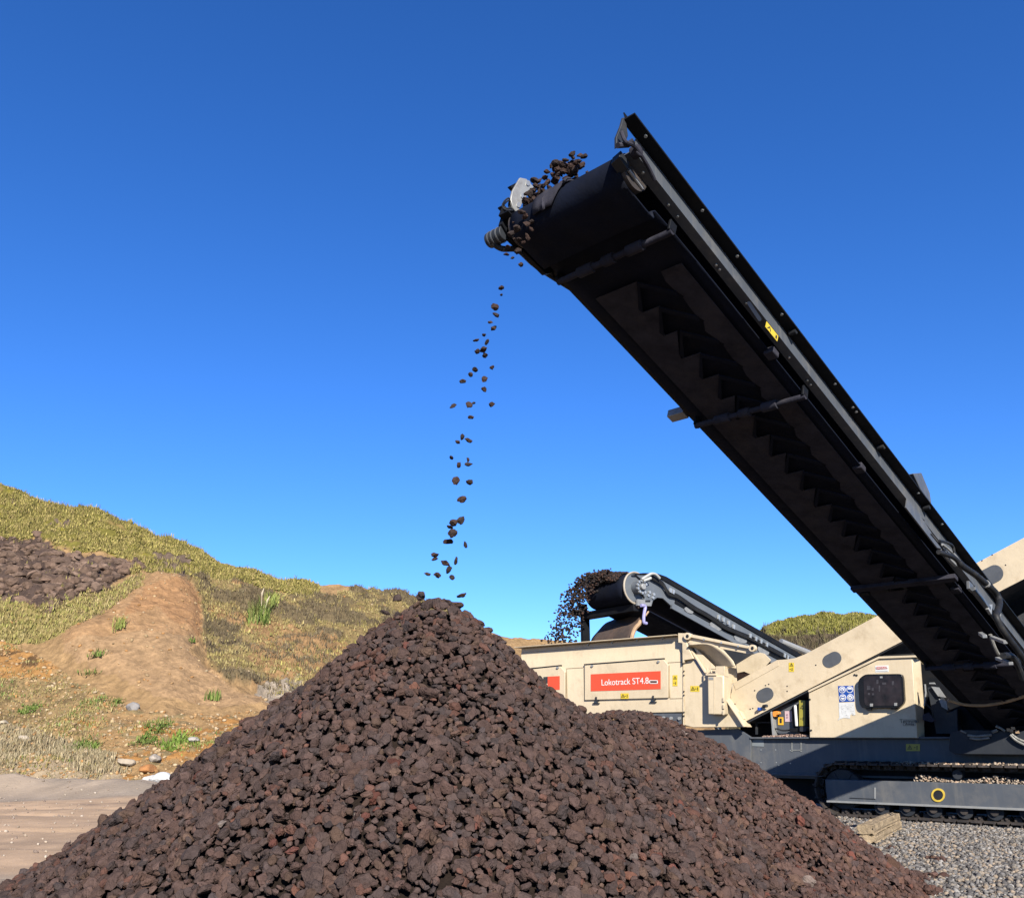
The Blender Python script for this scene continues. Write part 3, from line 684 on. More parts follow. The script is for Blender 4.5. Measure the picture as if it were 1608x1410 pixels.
plant_root = empty('screening_plant', MA(2.0, 1.4, 0), 'cream and grey tracked screening machine behind the stockpile with its dark conveyor reaching overhead', 'screening machine')
PR = plant_root
def lettering(name, text, p, size, m, parent, xdir, normal, align='LEFT', sx=1.0):
    c = bpy.data.curves.new(name, 'FONT'); c.body = text; c.size = size; c.extrude = .0015; c.align_x = align; c.align_y = 'CENTER'
    o = bpy.data.objects.new(name, c); COL.objects.link(o); c.materials.append(m)
    x = np.asarray(xdir)/np.linalg.norm(xdir); n = np.asarray(normal)/np.linalg.norm(normal); y = np.cross(n, x)
    root = np.zeros(3); q = parent
    while q is not None: root = root+np.array(q.location); q = q.parent
    M = Matrix([[*(x*sx), 0], [*y, 0], [*n, 0], [0, 0, 0, 1]]).transposed(); M.translation = Vector(tuple(np.asarray(p)-root))
    bpy.context.view_layer.update(); me = bpy.data.meshes.new_from_object(o.evaluated_get(bpy.context.evaluated_depsgraph_get())); me.name = name
    bpy.data.objects.remove(o); o = bpy.data.objects.new(name, me); COL.objects.link(o)
    o.parent = parent; o.matrix_local = M; return o
def warning(x0, y0, x1, y1, k, b, parent, vertical=False, m=None, name='warning_sticker'):
    """yellow sticker with a black triangle and a small pictogram, printed shapes a millimetre proud"""
    o = plate(rect(x0, y0, x1, y1, k), b-.004, .003).build(name, m or m_yel, parent)
    mb = MB(); W, H = x1-x0, y1-y0
    def tri(cx, cy, s):
        for e in range(3):
            a0, a1 = -math.pi/2+e*2*math.pi/3, -math.pi/2+(e+1)*2*math.pi/3
            P = [(cx+r_*math.cos(a), cy+r_*math.sin(a)) for r_, a in ((s, a0), (s, a1), (s*.66, a1), (s*.66, a0))]
            plate([k(*p) for p in P], b-.007, .003, mb)
        plate(rect(cx-s*.08, cy-s*.35, cx+s*.08, cy+s*.25, k), b-.007, .003, mb)
    def pic(cx, cy, s):
        plate(rect(cx-s, cy-s*.15, cx-s*.2, cy+s*.15, k), b-.007, .003, mb)
        plate(rect(cx+s*.25, cy-s*.8, cx+s*.6, cy+s*.3, k), b-.007, .003, mb)
        plate(rect(cx+s*.1, cy+s*.45, cx+s*.7, cy+s*.75, k), b-.007, .003, mb)
    if vertical: tri(x0+W/2, y0+H*.27, min(W, H)*.42); pic(x0+W/2, y0+H*.72, min(W, H)*.33)
    else: tri(x0+W*.27, y0+H*.55, min(W, H)*.42); pic(x0+W*.72, y0+H*.5, min(W, H)*.33)
    mb.build('sticker_print', m_ink, parent)
    return o

# ------------------------------------------------------------------ engine housing (long cream body)
B0 = .25
aR = AZ(*k5(1215, 800), B0)[0]; aL = AZ(818, 1060, B0)[0]+.02; zTop = AZ(*k5(1100, 600), B0)[1]; zBot = AZ(*k5(1000, 1066), B0)[1]
zl0 = AZ(*k5(1150, 628), B0)[1]; zl1 = AZ(*k5(1150, 650), B0-.05)[1]
mb = MB()
zr0 = AZ(*k5(1150, 570), B0+.03)[1]; zr1 = AZ(*k5(1170, 517), B0-.115)[1]
prof = [(B0+.05, zBot), (B0, zBot), (B0, zl1), (B0+.03, zl0), (B0+.03, zr0), (B0+.042, zr0+.004), (B0+.042, zr1-.022), (2.3, zr1-.022), (2.3, zBot)]
mb.prism([MA(aR, b, z) for b, z in prof], E1*(aL-aR))
housing = mb.build('engine_housing', m_cream, PR, .006)
# overhanging rim: its face slopes inwards, so it stands in its own shade
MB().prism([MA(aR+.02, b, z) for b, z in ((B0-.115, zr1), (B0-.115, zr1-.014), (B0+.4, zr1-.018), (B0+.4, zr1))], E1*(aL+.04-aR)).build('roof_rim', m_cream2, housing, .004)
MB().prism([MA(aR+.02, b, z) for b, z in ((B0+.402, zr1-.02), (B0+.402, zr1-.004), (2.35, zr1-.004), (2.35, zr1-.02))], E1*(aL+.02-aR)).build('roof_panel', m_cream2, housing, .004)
nin = -E2*.55-UP*.83
for x, y in ((725, 573), (900, 557), (1078, 543), (555, 588)):
    p = MP(*k5(x, y), B0+.03); MB().bar(p-E1*.02+UP*.02, p+E1*.02-UP*.02, E2*.05, UP*.012).build('rim_bolt', m_bolt, housing)
# panel seams
def seam(*q): MB().box(*q).build('panel_seam', mat('seam_shade', (.34, .265, .165), .6), housing)
for x in (402, 522):
    a = AZ(*k5(x, 760), B0)[0]; z0 = AZ(*k5(x, 985), B0)[1]; z1 = AZ(*k5(x, 755), B0)[1]
    seam(MA(a, B0-.002, (z0+z1)/2), E1*.004, E2*.004, UP*(z1-z0)/2)
a = AZ(*k5(1118, 800), B0)[0]; z0 = AZ(*k5(1118, 968), B0)[1]; z1 = AZ(*k5(1118, 715), B0)[1]
seam(MA((a+aR)/2, B0-.002, z1), E1*(a-aR)/2, E2*.004, UP*.004); seam(MA((a+aR)/2, B0-.002, z0), E1*(a-aR)/2, E2*.004, UP*.004)
seam(MA(a, B0-.002, (z0+z1)/2), E1*.004, E2*.004, UP*(z1-z0)/2)
a4 = AZ(*k5(402, 760), B0)[0]; a5 = AZ(*k5(522, 760), B0)[0]; z1 = AZ(*k5(402, 757), B0)[1]
seam(MA((a4+a5)/2, B0-.002, z1), E1*(a4-a5)/2, E2*.004, UP*.004)
def hatch(x0, y0, x1, y1, y2, y3, sign):
    """raised access hatch: outline in crop-5 pixels (top-left y0, top-right y1, bottom-left y2, bottom-right y3)"""
    h = plate([k5(x0, y0), k5(x1-35, y1), k5(x1, y1+40), k5(x1, y3), k5(x0, y2)], B0-.035, .034).build('access_hatch', m_cream, housing, .006)
    gap = plate([k5(x0-5, y0-8), k5(x1-30, y1-9), k5(x1-30, y1-3), k5(x0-5, y0-1)], B0-.045, .044).build('hatch_hinge', m_ink, housing)
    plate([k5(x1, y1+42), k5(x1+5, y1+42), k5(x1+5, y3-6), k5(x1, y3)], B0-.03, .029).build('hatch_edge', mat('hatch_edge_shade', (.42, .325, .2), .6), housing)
    s = plate([k5(*q) for q in sign], B0-.040, .004).build('sign_panel', m_red, housing)
    return h
hatch(527, 733, 1113, 692, 978, 962, [(570, 797), (1060, 774), (1060, 901), (570, 916)])
hatch(60, 770, 390, 740, 1000, 992, [(268, 813), (352, 809), (352, 905), (268, 907)])
plate([k5(238, 816), k5(267, 814), k5(267, 860), k5(238, 862)], B0-.042, .005).build('sign_emblem', m_greyd, housing)
pA = MP(*k5(645, 858), B0-.042); pB = MP(*k5(975, 842), B0-.042); 
wd = np.linalg.norm(pB-pA); hgt = np.linalg.norm(MP(*k5(700, 825), B0)-MP(*k5(700, 870), B0))
txt = lettering('sign_lettering', 'Lokotrack ST4.8', pA+(pB-pA)*.5, hgt*1.36, m_white, housing, -E1, -E2, 'CENTER')
bpy.context.view_layer.update(); k_ = wd/max(.01, max(v_.co.x for v_ in txt.data.vertices)-min(v_.co.x for v_ in txt.data.vertices))
for v_ in txt.data.vertices: v_.co.x *= k_
mb = MB()
for q in (rect(980, 838, 1040, 843, k5), rect(980, 858, 1040, 863, k5), rect(980, 838, 986, 863, k5), rect(1034, 838, 1040, 863, k5)): plate(q, B0-.046, .005, mb)
mb.build('sign_slot_frame', m_white, housing); plate(rect(988, 844, 1033, 857, k5), B0-.044, .003).build('sign_slot', mat('slot_dark', (.10, .03, .02), .6), housing)
for x, y in ((605, 1000), (1005, 991)):
    mb = MB(); plate(rect(x-22, y-3, x+22, y+5, k5), B0-.03, .03, mb); plate(rect(x-4, y-45, x+4, y-18, k5), B0-.06, .03, mb); plate(rect(x-8, y-22, x+10, y-12, k5), B0-.06, .06, mb)
    mb.build('hatch_latch', m_greyd, housing)
for x, y in ((577, 738), (1042, 708), (335, 750)):
    plate(disc((x, y), 8, 10, k5), B0-.06, .03).build('hatch_stud', m_lgrey, housing)
warning(780, 930, 836, 968, k5, B0-.038, housing)
warning(1144, 803, 1178, 880, k5, B0, housing, True)
# grey base strip with bolts
mb = plate([k5(880, 1068), k5(1210, 1072), k5(1210, 1160), k5(880, 1160)], B0+.02, .4); mb.build('base_strip', m_grey, housing, .004)
bolt_row('strip_bolt', [MP(*k5(x, y), B0+.02) for x, y in ((1085, 1104), (1137, 1106), (1195, 1107))], -E2, .028, housing, m_lgrey, .03)

# ------------------------------------------------------------------ end wall of the housing with hopper wings
ew = plate([kA(108, 440), kA(215, 425), kA(330, 600), kA(600, 600), kA(605, 905), kA(852, 1262), kA(225, 1266), kA(118, 1240)], .25, .30).build('end_wall', m_cream, PR, .006)
plate([kA(36, 108), kA(182, 112), kA(185, 165), kA(140, 195), kA(150, 260), kA(226, 422), kA(112, 440), kA(106, 470), kA(92, 480), kA(88, 232), kA(38, 225)], .17, .10).build('corner_post', m_cream, ew, .005)
plate([kA(96, 470), kA(106, 470), kA(112, 1240), kA(98, 1240)], .235, .02).build('edge_seam', m_cream2, ew)
bolt_row('wall_bolt', [MP(*kA(x, y), .23) for x, y in ((112, 575), (112, 625), (112, 825), (112, 870), (112, 1080), (112, 1125), (98, 335), (122, 375), (150, 410))], -E2, .012, ew, m_ink)
plate([kA(180, 118), kA(880, 262), kA(905, 262), kA(905, 300), kA(180, 160)], .14, .05).build('top_rail', m_cream, ew, .006)
plate([kA(140, 165), kA(180, 150), kA(880, 292), kA(960, 352), kA(950, 374), kA(600, 306), kA(150, 230)], .19, .03).build('rail_web', m_cream, ew, .003)
for c in ((146, 146), (946, 293)):
    mb = plate(disc(c, 44, 18, kA), .12, .07); mb.build('lifting_lug', m_cream, ew, .004); plate(disc((c[0]+4, c[1]), 17, 14, kA, 22), .113, .007).build('lug_hole', m_ink, ew)
bolt_row('rail_bolt', [MP(*kA(x, y), .14) for x, y in ((358, 187), (572, 228), (780, 270))], -E2, .016, ew, m_bolt)
# curved wing: ruled between a far upper edge and a near lower edge
up_c = spline([MP(*kA(x, y), .10) for x, y in ((165, 245), (340, 232), (470, 250), (600, 330), (700, 430), (748, 512))], 5)
lo_c = spline([MP(*kA(x, y), .42) for x, y in ((165, 252), (245, 285), (310, 350), (372, 408), (430, 465), (492, 520))], 5)
rows = [[np.array(u)*(1-t)+np.array(l)*t+(.03*math.sin(math.pi*t))*np.array([0, 0, -1.]) for u, l in zip(up_c, lo_c)] for t in np.linspace(0, 1, 9)]
MB().grid(rows).build('curved_wing', m_cream2, ew).modifiers.new('solid', 'SOLIDIFY').thickness = .015
plate([kA(163, 250), kA(245, 285), kA(492, 522), kA(490, 600), kA(382, 602)], .265, .012).build('wing_brace', m_cream, ew, .003)
plate([kA(150, 262), kA(168, 262), kA(392, 600), kA(362, 600)], .20, .05).build('brace_flange', m_cream, ew, .003)
plate([kA(205, 268), kA(235, 300), kA(275, 360), kA(245, 352)], .26, .004).build('brace_slot', m_ink, ew)
plate([kA(612, 512), kA(748, 508), kA(760, 705), kA(640, 765), kA(612, 690)], .55, .015).build('wing_skirt', m_cream2, ew, .003)
plate([kA(590, 305), kA(945, 372), kA(750, 495), kA(735, 470)], 1.25, .02).build('hopper_inner_wall', m_greyd, ew)
plate([kA(752, 495), kA(945, 375), kA(1035, 345), kA(1100, 362), kA(1180, 440), kA(1097, 535), kA(925, 615), kA(850, 582), kA(765, 600)], 1.0, .02).build('far_wing', m_cream, ew, .003)
plate([kA(755, 590), kA(935, 612), kA(900, 720), kA(755, 720)], 1.45, .3).build('hopper_load', m_core, ew)
# narrow box on the end wall, standing 0.18 m proud
cb = plate([kA(398, 628), kA(600, 628), kA(600, 1112), kA(402, 1112)], .07, .18).build('junction_box', m_cream, PR, .02)
plate([kA(478, 634), kA(484, 634), kA(484, 1106), kA(478, 1106)], .066, .004).build('box_seam', m_cream2, cb)
plate(rect(415, 650, 470, 682, kA), .064, .004).build('box_label', m_lgrey, cb)
mb = MB(); plate(rect(375, 605, 505, 630, kA), .05, .2, mb); plate(rect(420, 535, 500, 550, kA), .10, .12, mb); plate([kA(425, 548), kA(440, 548), kA(455, 598), kA(440, 598)], .1, .02, mb)
plate(rect(500, 515, 610, 640, kA), .09, .15, mb); plate(rect(384, 535, 400, 605, kA), .1, .02, mb); mb.build('box_bracket', m_cream2, cb, .004)
mb = MB(); 
for y in (900, 985, 1060): plate(rect(582, y, 604, y+55, kA), .05, .02, mb)
mb.build('box_hinge', m_cream2, cb, .003)
warning(188, 757, 300, 828, kA, .25, ew)
plate([kA(612, 790), kA(680, 770), kA(690, 860), kA(640, 925), kA(615, 880)], .5, .05).build('hose_port', m_greyd, ew)
plate([kA(602, 905), kA(618, 905), kA(858, 1258), kA(838, 1262)], .17, .10).build('skirt_flange', m_cream, ew, .003)
plate([kA(765, 1085), kA(800, 1065), kA(845, 1165), kA(822, 1190)], .40, .09).build('boom_pivot', m_cream2, ew, .003)

# ------------------------------------------------------------------ chassis beam
zc1 = AZ(1300, 1159, .42)[1]; zc0 = AZ(1180, 1215, .42)[1]
mb = slab([(7.0, zc1), (-4.2, zc1), (-4.2, zc0-.05), (7.0, zc0-.05)], .46, 1.75)
ch = mb.build('chassis_beam', m_grey, PR, .01)
plate([(1040, 1148), (1159, 1144), (1179, 1157), (1179, 1217), (1040, 1208)], .40, .055).build('chassis_step', m_grey, ch, .004)
slab([(AZ(1179, 1157, .42)[0], zc1+.02), (-4.2, zc1+.02), (-4.2, zc1-.005), (AZ(1179, 1157, .42)[0], zc1-.005)], .38, .3).build('chassis_flange', m_grey, ch, .003)
slab([(AZ(1179, 1157, .42)[0], zc0+.02), (-4.2, zc0+.02), (-4.2, zc0-.01), (AZ(1179, 1157, .42)[0], zc0-.01)], .40, .3).build('chassis_flange', m_grey, ch, .003)
mb = MB()
for x, y in ((1195, 1177), (1218, 1177), (1241, 1178), (1195, 1197), (1191, 1200), (1219, 1197), (1223, 1201), (1241, 1198)): plate(disc((x, y), .9, 8), .455, .004, mb)
mb.build('bolt_holes', m_bolt, ch)
plate([(1179, 1159.5), (1199, 1160), (1199.5, 1172), (1179, 1171)], .452, .006).build('pale_patch', mat('pale_paint', (.21, .23, .24), .5, var=.08), ch)
mb = MB(); plate(rect(1020, 1040, 1045, 1237, kE), .452, .006, mb); plate(rect(1195, 1050, 1225, 1237, kE), .452, .006, mb); plate(rect(1020, 1195, 1225, 1215, kE), .452, .006, mb); plate(rect(1020, 1040, 1225, 1055, kE), .452, .006, mb)
mb.build('chalk_frame', mat('chalk_smear', (.2, .205, .2), .8, var=.3, vs=12), ch)
warning(1465, 796, 1549, 838, k6, .455, ch, m=mat('sticker_dull', (.50, .42, .06), .55, var=.1))

slab([(6.4, zc0+.02), (-4.3, zc0+.02), (-4.3, .12), (6.4, .12)], .75, 1.3).build('shade_box', m_black, ch)  # black box added so the gap under the chassis reads dark
# ------------------------------------------------------------------ cream boom of the feed conveyor
def boomline(x): return 1026.6+(x-1264.6)*(-.5318), 1133.7+(x-1168)*(-.511)
T1, T2 = boomline(1720)
boom = plate([(1147, 1092), (1152, 1072), (1220, 1036), (1245, 1034.5), (1264.6, 1026.6), (1720, T1), (1720, T2), (1168, 1133.7), (1150, 1112)], .48, .05).build('feed_boom', m_cream2, PR, .006)
plate([(1220, 1037.5), (1262, 1031), (1720, T1+4), (1720, T2-3), (1200, 1112)], 1.55, .05).build('boom_side', m_cream2, boom)
plate([(1172, 1131.5), (1720, T2-3), (1720, T2+1), (1174, 1135)], .48, 1.1).build('boom_bottom', m_greyd, boom)
plate([(1166, 1131.5), (1720, T2-2.5), (1720, T2), (1167, 1134.2)], .455, .03).build('boom_lip', m_cream2, boom)
ang = math.atan(-.52)
for c, hl, rd in (((1201, 1091), 3.5, 10.5), ((1306.3, 1035.5), 5, 10.5), ((1555, 904), 8, 13.5)):
    plate(stadium(c, hl, rd, ang), .474, .02).build('oval_cover', mat('cover_grey', (.085, .09, .098), .5, var=.15, vs=8), boom, .002)
plate([(1152, 1074), (1222, 1038), (1223, 1045), (1155, 1083)], .472, .008).build('boom_doubler', m_cream2, boom, .002)
mb = MB()
for x, y in ((1202, 1076), (1185, 1084), (1236, 1077), (1236, 1085), (1281, 1044), (1207, 1074), (1182, 1112), (1178, 1113), (1542, 880), (1558, 871), (1579, 887), (1154, 1105)): plate(disc((x, y), 1.1, 8), .476, .004, mb)
mb.build('boom_bolts', m_ink, boom)
warning(760, 307, 792, 362, k6, .48, boom, True)
mb = MB(); plate(rect(360, 375, 410, 440, kE), .40, .08, mb); mb.build('valve_handle', m_blue, boom, .006)
MB().tube([MP(*kE(480, 355), .45), MP(*kE(545, 345), .40)], .025, 10).build('valve_port', m_greyd, boom)

# ------------------------------------------------------------------ control cabin under the boom
cabm = plate([k6(880, 482), k6(1303, 279), k6(1502, 270), k6(1520, 540), k6(1536, 760), k6(886, 758)], .35, .18)
cab = cabm.build('control_cabin', m_cream, PR, .008)
mb = MB(); f0 = [MP(*k6(x, y), .35) for x, y in ((1502, 270), (1520, 540), (1536, 760))]; f1_ = [MP(*k6(x, y), .52) for x, y in ((1548, 298), (1566, 530), (1572, 762))]
mb.grid([f0, f1_], thick=E2*.05); mb.build('cabin_corner', m_cream, cab, .004)
plate([k6(876, 474), k6(1300, 270), k6(1545, 262), k6(1545, 274), k6(1303, 283), k6(880, 486)], .32, .22).build('cabin_roof_trim', m_cream, cab, .003)
mb = plate([k6(1330, 262), k6(1500, 252), k6(1500, 264), k6(1330, 270)], .5, .6); mb.build('roof_dirt', m_dirtp, cab)
win_out = [kB(540, 350), kB(640, 268), kB(1190, 262), kB(1212, 330), kB(1232, 690), kB(1150, 772), kB(600, 772), kB(560, 700)]
winp = plate(rrect(win_out, 6), .27, .079).build('window', m_glass, cab, .006)
mb = plate(rrect([kB(620, 300), kB(1180, 285), kB(1200, 730), kB(640, 740)], 6), .264, .008)
mb.build('window_pane', mat('smoked_pane', (.022, .016, .018), .15, var=.6, vs=7, spec=.18), cab)
mb = MB()
for x, y, w_, h_ in ((700, 470, 50, 60), (760, 490, 30, 40), (705, 560, 30, 30), (765, 565, 28, 30), (830, 380, 30, 60), (930, 405, 60, 30), (1060, 400, 30, 60), (860, 480, 20, 90)): plate(rect(x-w_/2, y-h_/2, x+w_/2, y+h_/2, kB), .262, .003, mb)
mb.build('instrument_panel', mat('panel_dim', (.05, .043, .046), .4, var=.4, vs=18), cab)
for x, y in ((740, 725), (1100, 715)):
    plate(rect(x-22, y-22, x+22, y+22, kB), .255, .01).build('window_hinge', m_lgrey, cab, .002); plate(rect(x-70, y+38, x-5, y+78, kB), .28, .06).build('hinge_foot', m_glass, cab)
plate(rect(868, 300, 905, 325, kB), .255, .01).build('window_latch', m_lgrey, cab)
plate([kB(797, 142), kB(995, 135), kB(997, 232), kB(802, 240)], .346, .003).build('danger_sticker', m_white, cab)
plate([kB(816, 155), kB(975, 150), kB(976, 188), kB(818, 196)], .342, .003).build('danger_band', mat('danger_red', (.55, .04, .035), .5), cab)
pd = MP(*kB(896, 172), .340); lettering('danger_lettering', 'DANGER', pd, .042, m_white, cab, -E1, -E2, 'CENTER', 1.0)
plate(rect(815, 213, 985, 219, kB), .342, .003).build('danger_print', m_lgrey, cab)
plate([kB(245, 442), kB(473, 436), kB(490, 672), kB(265, 682)], .346, .003).build('safety_sign', m_blue, cab)
for i, (x, y) in enumerate(((308, 498), (420, 495), (316, 616), (430, 612))):
    mb = MB(); plate(disc((x, y), 50, 24, kB), .343, .003, mb); mb.build('sign_disc', m_white, cab)
    plate(disc((x, y), 39, 20, kB), .340, .003).build('sign_field', m_blue, cab)
    mb = MB()
    if i == 0: plate(disc((x, y-4), 30, 14, kB, 26), .337, .003, mb)
    elif i == 1: plate([kB(x-32, y-2)]+[kB(x+32*math.cos(a), y-2-30*math.sin(a)) for a in np.linspace(math.pi, 0, 9)], .337, .003, mb)
    elif i == 2: plate(disc((x, y-2), 29, 14, kB, 30), .337, .003, mb)
    else: plate(disc((x-6, y), 26, 14, kB, 33), .337, .003, mb); plate(rect(x+18, y-12, x+30, y+14, kB), .337, .003, mb)
    mb.build('sign_pictogram', m_white, cab)
    mb = MB()
    if i == 0: plate([kB(x-16, y-8), kB(x+16, y-8), kB(x, y+20)], .334, .003, mb)
    elif i == 1: plate([kB(x-22, y+4), kB(x+22, y+4), kB(x, y+24)], .334, .003, mb)
    elif i == 2: plate(rect(x-24, y-14, x+24, y-2, kB), .334, .003, mb)
    else: plate([kB(x-18, y-8), kB(x+10, y-8), kB(x-4, y+18)], .334, .003, mb)
    mb.build('pictogram_detail', m_blue, cab)
plate([kB(255, 692), kB(485, 684), kB(505, 870), kB(470, 880), kB(455, 858), kB(425, 880), kB(425, 925), kB(375, 920), kB(330, 915), kB(272, 935), kB(240, 958), kB(265, 905)], .346, .003).build('torn_notice', m_paper, cab)
mb = MB(); r2 = random.Random(4)
for q in range(26):
    x = r2.uniform(285, 480); y = r2.uniform(715, 880); plate(rect(x, y, x+r2.uniform(4, 22), y+r2.uniform(2, 5), kB), .3435, .003, mb)
mb.build('notice_print', mat('faded_ink', (.38, .38, .4), .7, var=.2), cab)
p = MP(*kB(1302, 966), .346); lettering('scrawled_lettering', 'Terminal', p, .075, m_ink, cab, -E1, -E2, 'CENTER', .95)
p = MP(*kB(1310, 1005), .346); lettering('scrawled_lettering', 'Away', p, .055, m_ink, cab, -E1, -E2, 'CENTER', 1)
mb = MB()
for q in (rect(1210, 940, 1390, 944, kB), rect(1215, 1028, 1393, 1032, kB), rect(1388, 940, 1393, 1032, kB), rect(1212, 960, 1215, 1032, kB)): plate(q, .346, .003, mb)
mb.build('scrawl_frame', m_ink, cab)
bolt_row('cabin_bolt', [MP(*k6(x, y), .35) for x, y in ((888, 528), (896, 713), (1157, 380), (1170, 383))], -E2, .014, cab, m_ink)

# equipment bay between boom, chassis and cabin
bay = plate([kE(625, 440), kE(1160, 245), kE(1175, 940), kE(650, 940)], .62, .05).build('equipment_bay', m_grey, PR, .004)
plate([k6(470, 660), k6(880, 440), k6(905, 780), k6(470, 780)], 1.0, .05).build('bay_back', m_black, bay)
plate([kE(608, 410), kE(640, 440), kE(700, 940), kE(650, 920)], .5, .15).build('bay_post', m_lgrey, bay, .003)
mb = plate(rrect([kE(650, 455), kE(750, 445), kE(785, 470), kE(785, 515), kE(720, 520), kE(725, 560), kE(660, 560)], 3, 3), .5, .08); mb.build('stop_switch', m_org, bay, .005)
plate([kE(765, 565), kE(865, 565), kE(870, 718), kE(765, 715)], .61, .006).build('bay_sticker', mat('sticker_amber', (.85, .45, .02), .45), bay)
mb = MB(); plate(rect(795, 590, 835, 680, kE), .606, .003, mb); mb.build('sticker_print', m_ink, bay)
plate([kE(893, 445), kE(1030, 445), kE(1035, 655), kE(900, 655)], .61, .006).build('pink_notice', m_pink, bay)
mb = MB(); plate(disc((940, 520), 20, 12, kE), .606, .003, mb); plate(disc((940, 570), 20, 12, kE), .606, .003, mb); mb.build('notice_print', mat('notice_ink', (.35, .22, .25), .6), bay)
MB().tube([MP(*kE(1095, 335), .52), MP(*kE(1125, 735), .52)], .022, 10).build('sight_tube', m_white, bay)
plate([kE(1030, 380), kE(1070, 330), kE(1095, 800), kE(1045, 740)], .55, .03).build('tube_bracket', m_black, bay)
warning(1172, 240, 1290, 735, kE, .5, bay, True, m=mat('sticker_olive', (.36, .31, .035), .55, var=.1))
plate(rect(1165, 238, 1295, 740, kE), .503, .12).build('sticker_board', m_greyd, bay)
MB().tube(spline([MP(*kE(x, y), .55) for x, y in ((690, 790), (760, 795), (830, 820), (900, 825), (1000, 815), (1100, 800))], 4), .012, 8).build('bay_cable', m_ink, bay)
plate(rect(985, 780, 1130, 850, kE), .5, .06).build('cable_plug', m_black, bay, .004)
plate(rrect(rect(1178, 745, 1312, 850, kE), 3), .5, .12).build('lamp_housing', m_greyd, bay, .006)
plate(rect(325, 660, 350, 900, kE), .7, .05).build('bay_frame', m_greyd, bay); plate(rect(340, 655, 620, 680, kE), .7, .05).build('bay_frame', m_greyd, bay)

# black filler box behind the conveyor foot, added where deep shade shows
sb_ = slab([(.9, zc1+.02), (-5.0, zc1+.02), (-5.0, 2.10), (-.2, 2.10), (.9, 1.6)], .85, 1.5).build('dark_filler', m_black, PR, .01)
T = [kD(560, 455), kD(820, 320), kD(1200, 130), kD(1200, 900), kD(560, 900)]
plate(T, 1.62, .05).build('dark_filler_side', m_black, sb_)

# ------------------------------------------------------------------ crawler track
ar, zr_, rr_ = .66, .37, .34
def loop_pts(n, aL=-4.4, off=0.0):
    R_ = rr_+off; Ls = [ar-aL, math.pi*R_, ar-aL, math.pi*R_]; tot = sum(Ls); out = []
    for i in range(n):
        s = tot*i/n
        if s < Ls[0]: out.append((aL+s, zr_+R_, 0.0))
        elif s < Ls[0]+Ls[1]: t = (s-Ls[0])/R_; out.append((ar+R_*math.sin(t), zr_+R_*math.cos(t), t))
        elif s < sum(Ls[:3]): out.append((ar-(s-Ls[0]-Ls[1]), zr_-R_, math.pi))
        else: t = (s-sum(Ls[:3]))/R_; out.append((aL-R_*math.sin(t), zr_-R_*math.cos(t), math.pi+t))
    return out
tr = empty('crawler_track', (0, 0, 0), None, None); tr.parent = PR; tr.location = (0, 0, 0)
mb = MB()
for a, z, t in loop_pts(78):
    T1_ = E1*math.cos(t)-UP*math.sin(t); N1_ = E1*math.sin(t)+UP*math.cos(t); c = MA(a, 0, z)
    mb.box(c+E2*.20, T1_*.068, E2*.24, N1_*.012); mb.box(c+E2*.20+T1_*.05+N1_*.022, T1_*.009, E2*.24, N1_*.016)
    mb.box(c+E2*.14-N1_*.035, T1_*.05, E2*.02, N1_*.028); mb.box(c+E2*.26-N1_*.035, T1_*.05, E2*.02, N1_*.028)
    mb.cyl(c+E2*.10-N1_*.045+T1_*.02, c+E2*.30-N1_*.045+T1_*.02, .018, 8)
mb.build('track_chain', m_chain, tr)
zf1 = AZ(1400, 1226, 0)[1]; zf0 = AZ(1400, 1262, 0)[1]; af = AZ(1297, 1240, 0)[0]
fr = slab([(af, zf1), (-4.5, zf1), (-4.5, zf0), (af, zf0)], .0, .32).build('track_frame', m_grey, tr, .008)
slab([(af, zf0+.015), (-4.5, zf0+.015), (-4.5, zf0-.012), (af, zf0-.012)], -.03, .06).build('frame_flange', m_lgrey, tr, .003)
mb = MB(); plate(rect(972, 530, 995, 695, kF), -.006, .006, mb); mb.build('weld_seam', m_lgrey, tr)
plate([kF(615, 680), kF(985, 697), kF(985, 707), kF(600, 690)], -.006, .006).build('frame_slot', m_ink, tr)
mb = MB(); c = (1473, 1248); ring = disc(c, 10.8, 26)
pr_ = [MP(x, y, -.012) for x, y in ring]; pin = [MP(x, y, -.012) for x, y in disc(c, 7.9, 26)]
MB().grid([[*pr_, pr_[0]], [*pin, pin[0]]], thick=E2*.012).build('eye_ring', mat('ring_yellow', (.66, .46, .05), .6, var=.2, vs=14), tr)
plate(disc(c, 8.0, 20), -.004, .004).build('eye_hole', m_ink, tr)
for x, y in ((1385, 1266), (1425, 1268), (1467, 1271), (1515, 1273.5), (1563, 1276), (1616, 1279)):
    a, z = AZ(x, y, .08); MB().cyl(MA(a, .06, .155), MA(a, .32, .155), .105, 22).build('track_roller', m_greyd, tr, .006)
    MB().cyl(MA(a, .03, .155), MA(a, .06, .155), .05, 14).build('roller_cap', m_lgrey if 0 else m_chain, tr)
for a in (-.9, -2.2): MB().cyl(MA(a, .08, zr_+rr_-.11), MA(a, .30, zr_+rr_-.11), .06, 16).build('carrier_roller', m_greyd, tr)
MB().cyl(MA(ar-.02, .08, zr_), MA(ar-.02, .32, zr_), .27, 30).build('idler_wheel', m_greyd, tr, .008)
mb = MB()
for t in np.linspace(0, 2*math.pi, 7)[:-1]:
    d = E1*math.cos(t)+UP*math.sin(t); mb.bar(MA(ar-.02, .075, zr_)+d*.06, MA(ar-.02, .075, zr_)+d*.25, E2*.02, np.cross(d, E2)*.04)
mb.build('wheel_spokes', m_greyd, tr)
slab([(.9, .62), (-4.5, .62), (-4.5, .1), (.9, .1)], .43, .06).build('inner_guard', m_black, tr)
r3 = np.random.default_rng(9)
